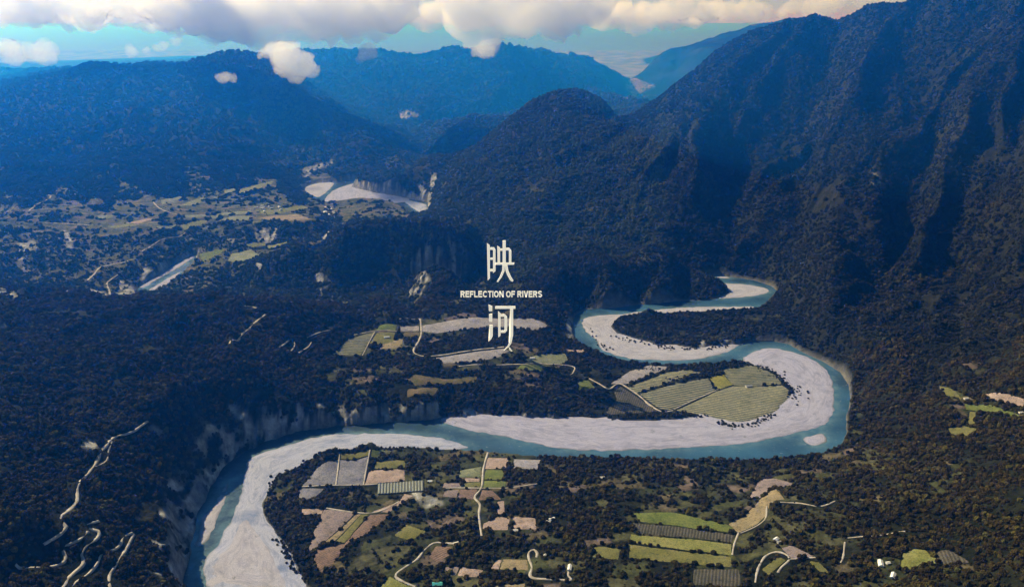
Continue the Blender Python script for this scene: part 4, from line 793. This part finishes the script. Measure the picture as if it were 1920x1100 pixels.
# ------------------------------------------------------------------ white title lettering standing on the terrace
base = drape([(945, 657)])[0]; TD = float(base[1])
def tp(px, py):                                                 # photo pixel -> (x, z) on the upright plane of the sign
    q = at_d([(px, py)], TD)[0]; return q[0] - base[0], q[2] - base[2]
def zl(pts): return [(800 + x * .23641, 420 + y * .23636) for x, y in pts]
sign = bpy.data.objects.new('title_sign', None); C.objects.link(sign); sign.location = (base[0], TD, base[2]); sign['label'] = 'tall cream white title sign of two Chinese characters and one English line'; sign['category'] = 'sign'
def glyph(name, polys, th=3.5, label=None):
    bm = bmesh.new()
    for pl in polys:
        q = [tp(*p) for p in pl]; fr = [bm.verts.new((x, 0, z)) for x, z in q]; bk = [bm.verts.new((x, th, z)) for x, z in q]
        bm.faces.new(fr); bm.faces.new(bk[::-1])
        for i in range(len(q)): bm.faces.new((fr[i], bk[i], bk[(i + 1) % len(q)], fr[(i + 1) % len(q)]))
    bmesh.ops.triangulate(bm, faces=[f for f in bm.faces if len(f.verts) > 4]); o = link(name, bm_mesh(name, bm), 'letter_white', sign)
    if label: o['label'] = label
    return o
YING = [zl(p) for p in (
 [(478,152),(500,168),(502,430),(484,447)],[(503,186),(536,186),(546,205),(503,205)],[(526,206),(546,206),(546,372),(526,390)],[(503,268),(525,268),(525,284),(503,284)],[(503,358),(525,358),(525,376),(503,376)],
 [(560,172),(582,188),(582,306),(562,306)],[(583,196),(601,196),(601,212),(583,212)],[(628,190),(655,190),(671,209),(628,209)],[(652,210),(672,212),(672,306),(652,306)],[(602,132),(627,130),(627,306),(602,306)],[(543,307),(696,307),(692,323),(543,323)],
 [(600,324),(620,324),(618,372),(596,420),(568,458),(556,458),(578,420),(598,370)],[(620,324),(640,324),(648,370),(668,415),(688,448),(680,458),(662,446),(638,404),(624,366)])]
HE = [zl(p) for p in (
 [(490,638),(520,652),(520,690),(494,690)],[(494,716),(520,710),(520,774),(496,774)],[(498,800),(524,800),(524,886),(512,912),(490,932),(498,890)],
 [(543,652),(704,652),(704,672),(543,672)],[(566,690),(586,708),(586,884),(568,898)],[(587,716),(620,716),(638,734),(587,734)],[(616,735),(638,735),(638,842),(616,842)],[(587,844),(638,843),(622,862),(587,862)],
 [(662,673),(686,673),(686,880),(672,945),(650,975),(616,1000),(610,1002),(640,970),(658,930),(662,880)],[(651,976),(662,982),(680,1008),(672,1010),(656,998)])]
glyph('chinese_character', YING, label='upper Chinese character'); glyph('chinese_character', HE, label='lower Chinese character')
def arc(cx, cy, rx, ry, a0, a1, n_=10): return [(cx + rx * math.cos(math.radians(a0 + (a1 - a0) * i / n_)), cy + ry * math.sin(math.radians(a0 + (a1 - a0) * i / n_))) for i in range(n_ + 1)]
ST = .19                                                        # stems of the sans capitals, in cap heights
h_ = ST / 2
FONT = {'E': (.66, [[(h_, 0), (h_, 1)], [(ST, 1 - h_), (.64, 1 - h_)], [(ST, .53), (.59, .53)], [(ST, h_), (.66, h_)]]), 'F': (.61, [[(h_, 0), (h_, 1)], [(ST, 1 - h_), (.61, 1 - h_)], [(ST, .5), (.55, .5)]]),
 'L': (.60, [[(h_, 0), (h_, 1)], [(ST, h_), (.60, h_)]]), 'T': (.64, [[(0, 1 - h_), (.64, 1 - h_)], [(.32, 0), (.32, 1 - ST)]]), 'I': (ST, [[(h_, 0), (h_, 1)]]), 'N': (.72, [[(h_, 0), (h_, 1)], [(.72 - h_, 0), (.72 - h_, 1)], [(h_ + .01, 1 - h_ * .8), (.72 - h_ - .01, h_ * .8)]]),
 'V': (.70, [[(.085, 1), (.35, .02)], [(.35, .02), (.615, 1)]]), 'O': (.80, [arc(.40, .5, .40 - h_, .5 - h_ + .01, 0, 360, 28)]), 'C': (.76, [arc(.40, .5, .40 - h_, .5 - h_ + .01, 42, 318, 22)]),
 'R': (.72, [[(h_, 0), (h_, 1)], [(ST, 1 - h_), (.43, 1 - h_)] + arc(.43, .735, .17, .265 - h_, 88, -88, 9) + [(ST, .47)], [(.42, .44), (.60, 0)]]),
 'S': (.68, [arc(.34, .73, .245, .185, 25, 270, 12) + arc(.34, .29, .25, .2, 85, -155, 12)[1:]])}
def stroke(bm, ln, th, xf):
    p = np.array(ln); t = np.gradient(p, axis=0); t /= np.linalg.norm(t, axis=1)[:, None] + 1e-9; nn = np.stack([-t[:, 1], t[:, 0]], 1) * h_
    rows = []
    for q, e in zip(p, nn):
        a_, b_ = xf(*(q + e)), xf(*(q - e)); rows.append([bm.verts.new((a_[0], 0, a_[1])), bm.verts.new((b_[0], 0, b_[1])), bm.verts.new((b_[0], th, b_[1])), bm.verts.new((a_[0], th, a_[1]))])
    for u_, w_ in zip(rows[:-1], rows[1:]):
        for i in range(4): bm.faces.new((u_[i], u_[(i + 1) % 4], w_[(i + 1) % 4], w_[i]))
    bm.faces.new(rows[0]); bm.faces.new(rows[-1][::-1])
TXT = 'REFLECTION OF RIVERS'; adv = []; pos = 0
for ch in TXT: adv.append(pos); pos += .30 if ch == ' ' else FONT[ch][0] + .085
tot = pos - .085
for ch, ad in zip(TXT, adv):
    if ch == ' ': continue
    bm = bmesh.new()
    for k, ln in enumerate(FONT[ch][1]): stroke(bm, ln, 2.0 + .15 * k, lambda x, y: tp(863.5 + (ad + x) / tot * 153, 557.2 - y * 11.6))
    link('letter', bm_mesh('letter', bm), 'letter_white', sign)
bm = bmesh.new(); xa, zt = tp(945.5, 470); xb, _ = tp(939, 657)
box_bm(bm, xa, 14, (zt - 15) / 2, 3, 3, zt + 15); link('mast', bm_mesh('mast', bm), 'dark_steel', sign)
for py in (493, 551, 577):
    bm = bmesh.new(); xl, zz = tp(868 if py == 551 else 917, py); xr, _ = tp(1012 if py == 551 else 958, py); box_bm(bm, (xl + xr) / 2, 11, zz, xr - xl, 2.5, 2); link('crossbar', bm_mesh('crossbar', bm), 'dark_steel', sign)

# ------------------------------------------------------------------ clouds
def noise3(p, seed=0):
    i = np.floor(p); f = p - i; u = f * f * (3 - 2 * f); r = 0
    for ox in (0, 1):
        for oy in (0, 1):
            for oz in (0, 1):
                h = hash2(i[:, 0] + ox + 57 * (i[:, 2] + oz), i[:, 1] + oy + 131 * (i[:, 2] + oz), seed) / 4294967296.0
                r = r + h * (u[:, 0] if ox else 1 - u[:, 0]) * (u[:, 1] if oy else 1 - u[:, 1]) * (u[:, 2] if oz else 1 - u[:, 2])
    return r
def cloud_mat(name, dens, skin):
    m, n, b = new_mat(name); M[name] = m; n.nodes.remove(b)
    df = n.nodes.new('ShaderNodeBsdfTranslucent'); df.inputs[0].default_value = (.95, .92, .86, 1); tp_ = n.nodes.new('ShaderNodeBsdfTransparent'); mx_ = n.nodes.new('ShaderNodeMixShader')
    f = noise(n, .012, 6, .7, coords(n)); sc_ = n.nodes.new('ShaderNodeMath'); sc_.operation = 'MULTIPLY'; sc_.inputs[1].default_value = skin; n.links.new(ramp(n, f, .42, .7), sc_.inputs[0])
    n.links.new(sc_.outputs[0], mx_.inputs[0]); n.links.new(tp_.outputs[0], mx_.inputs[1]); n.links.new(df.outputs[0], mx_.inputs[2]); out = n.nodes['Material Output']; n.links.new(mx_.outputs[0], out.inputs['Surface'])
    v = n.nodes.new('ShaderNodeVolumePrincipled'); v.inputs['Color'].default_value = (1, .95, .80, 1); v.inputs['Absorption Color'].default_value = (1, 1, 1, 1); v.inputs['Density'].default_value = dens; v.inputs['Anisotropy'].default_value = .3
    n.links.new(v.outputs[0], out.inputs['Volume'])
cloud_mat('cloud', .0045, .04); cloud_mat('bank_cloud', .0048, .02); cloud_mat('thin_cloud', .0016, .05)
bmi = bmesh.new(); bmesh.ops.create_icosphere(bmi, subdivisions=3, radius=1); bmi.verts.ensure_lookup_table(); IV = np.array([v.co[:] for v in bmi.verts]); IF = np.array([[v.index for v in f.verts] for f in bmi.faces]); bmi.free()
def cloud(puffs, dist, label, seed, mat='cloud', flat=.8, vox=5.0):
    """puffs: (px, py, radius in px)"""
    V, Fc, o = [], [], 0; r_ = np.random.default_rng(seed); m_per = dist / F
    cen = at_d([(np.mean([p[0] for p in puffs]), np.mean([p[1] for p in puffs]))], dist)[0]
    for px, py, rad in puffs:
        c = at_d([(px, py)], dist)[0] + np.array([0, r_.uniform(-1, 1) * rad * m_per * .6, 0]); r0 = rad * m_per
        V.append(IV * np.array([r0, r0, r0 * flat]) + c - cen); Fc.append(IF + o); o += len(IV)
    rm = float(np.median([p[2] for p in puffs])) * m_per
    tmp = bpy.data.objects.new('tmp', mesh('tmp', np.concatenate(V), np.concatenate(Fc))); C.objects.link(tmp); md = tmp.modifiers.new('r', 'REMESH'); md.mode = 'VOXEL'; md.voxel_size = max(rm / vox, 8)
    bpy.context.view_layer.update(); me = bpy.data.meshes.new_from_object(tmp.evaluated_get(bpy.context.evaluated_depsgraph_get())); bpy.data.objects.remove(tmp)
    sd = bpy.data.objects.new('tmp', me); C.objects.link(sd); md = sd.modifiers.new('s', 'SUBSURF'); md.levels = 1; bpy.context.view_layer.update(); me = bpy.data.meshes.new_from_object(sd.evaluated_get(bpy.context.evaluated_depsgraph_get())); bpy.data.objects.remove(sd)
    q = np.zeros(len(me.vertices) * 3); me.vertices.foreach_get('co', q); q = q.reshape(-1, 3); nr = np.zeros(len(q) * 3); me.vertices.foreach_get('normal', nr); nr = nr.reshape(-1, 3)
    dis = sum(.58 ** k * (1 - 2 * np.abs(noise3(q / (rm * 1.2 / 2 ** k) + seed * 3.1, seed + k) - .5) - .62) for k in range(5))
    off = np.stack([noise3(q / (rm * 1.6) + 9, seed + 11) - .5, noise3(q / (rm * 1.6) + 29, seed + 12) - .5, noise3(q / (rm * 1.6) + 49, seed + 13) - .5], 1)
    q = q + nr * (rm * .5 * dis)[:, None] + off * rm * .8
    me.vertices.foreach_set('co', q.ravel()); me.polygons.foreach_set('use_smooth', np.ones(len(me.polygons), bool)); me.update(); me.materials.clear(); me.name = 'cloud'
    ob = link('cloud', me, mat, None, label, 'cloud', 'clouds over the mountains'); ob.location = cen
    return ob
def strip(x0, y0, x1, y1, n_, r0, r1, seed, jy=10):
    r_ = np.random.default_rng(seed); return [(x0 + (x1 - x0) * t + r_.uniform(-8, 8), y0 + (y1 - y0) * t + r_.uniform(-jy, jy), r_.uniform(r0, r1)) for t in np.linspace(0, 1, n_)]
cloud([(535,88,22),(520,98,26),(548,105,30),(530,118,24),(562,126,24),(578,138,16),(555,140,16),(500,100,14)], 7000, 'bright wedge shaped cumulus in front of the left skyline', 1)
cloud([(414,146,10),(425,145,12),(436,149,9),(422,151,9)], 7200, 'small lone puff of cloud below the left skyline', 2)
cloud([(690,92,14),(686,103,14),(697,100,12),(676,112,9),(702,92,9)], 8500, 'little cloud puff touching the middle of the far ridge', 3)
cloud(strip(300,10,730,20,16,34,60,4,18) + strip(320,45,700,60,10,18,34,5,8), 9000, 'broad cream cloud bank over the left centre skyline', 4, 'bank_cloud')
cloud(strip(870,5,1110,10,9,34,55,6,16) + [(880,50,26),(905,70,26),(915,92,20),(900,98,16),(1040,55,26),(1075,50,24),(960,40,28)], 9000, 'tall cream cloud with a trailing foot over the centre ridge', 6, 'bank_cloud')
cloud(strip(0,10,280,12,10,20,36,7,14) + strip(40,35,170,38,5,14,20,8,5), 9500, 'layered yellowish cloud in the upper left corner', 7, 'bank_cloud')
cloud(strip(0,95,90,88,5,16,28,9,14), 10500, 'dim pinkish cloud low at the left edge', 9, 'thin_cloud')
cloud(strip(235,98,325,80,6,6,12,10,5), 10000, 'thin wispy cloud above the left ridge', 10, 'thin_cloud')
cloud(strip(640,24,1330,30,26,14,32,31,9), 13000, 'long pale cloud strip along the top behind the cream clouds', 14, 'bank_cloud')
cloud(strip(-60,36,690,32,28,12,24,33,7), 13500, 'low pale cloud strip along the upper left horizon', 15, 'bank_cloud')
cloud(strip(1240,26,1560,18,14,14,26,11,6) + strip(1500,8,1670,-2,6,16,26,12,5), 9500, 'flat pale cloud lying on the eastern mountain top', 11, 'bank_cloud')
cloud([(168,388,9),(178,380,11),(186,390,8)], 5200, 'small bluish wisp of mist over the left end of the plateau', 12, 'thin_cloud')
cloud([(4,412,16),(22,400,12),(30,424,10)], 4900, 'bluish wisp of mist at the left edge above the cliffs', 13, 'thin_cloud')

# ------------------------------------------------------------------ haze
bm = bmesh.new(); box_bm(bm, 0, 92000, 900, 400000, 186000, 1900); o = link('haze', bm_mesh('haze', bm), None, None, 'blue air between the camera and the far mountains', None, None, 'stuff')
hm = bpy.data.materials.new('haze'); hm.use_nodes = True; hn = hm.node_tree; hn.nodes.remove(hn.nodes['Principled BSDF'])
pv = hn.nodes.new('ShaderNodeVolumePrincipled'); pv.inputs['Color'].default_value = (.012, .25, 1.0, 1); pv.inputs['Absorption Color'].default_value = (1, 1, 1, 1); pv.inputs['Density'].default_value = 8.0e-5; pv.inputs['Anisotropy'].default_value = .8
hn.links.new(pv.outputs[0], hn.nodes['Material Output'].inputs['Volume']); o.data.materials.append(hm)

# blue mist pooled in the far valleys and round the eastern summit
mm = bpy.data.materials.new('mist'); mm.use_nodes = True; mn = mm.node_tree; mn.nodes.remove(mn.nodes['Principled BSDF'])
mv = mn.nodes.new('ShaderNodeVolumePrincipled'); mv.inputs['Color'].default_value = (.012, .27, 1.0, 1); mv.inputs['Absorption Color'].default_value = (1, 1, 1, 1); mv.inputs['Density'].default_value = 1.3e-4; mv.inputs['Anisotropy'].default_value = .6
mn.links.new(mv.outputs[0], mn.nodes['Material Output'].inputs['Volume'])
for c_, r_, lb in (((-1300, 10600, 150), (7500, 3600, 950), 'blue mist pooled in the far valleys below the skyline'), ((2700, 4500, 1700), (2900, 1700, 1350), 'blue mist round the summit of the eastern mountain')):
    bm = bmesh.new(); bmesh.ops.create_icosphere(bm, subdivisions=5, radius=1)
    for v_ in bm.verts: v_.co = Vector((v_.co.x * r_[0], v_.co.y * r_[1], v_.co.z * r_[2]))
    o = link('mist', bm_mesh('mist', bm), None, None, lb, None, None, 'stuff'); o.location = c_; o.data.materials.append(mm); mm = mm.copy(); mm.node_tree.nodes['Principled Volume'].inputs['Density'].default_value = 1.15e-4
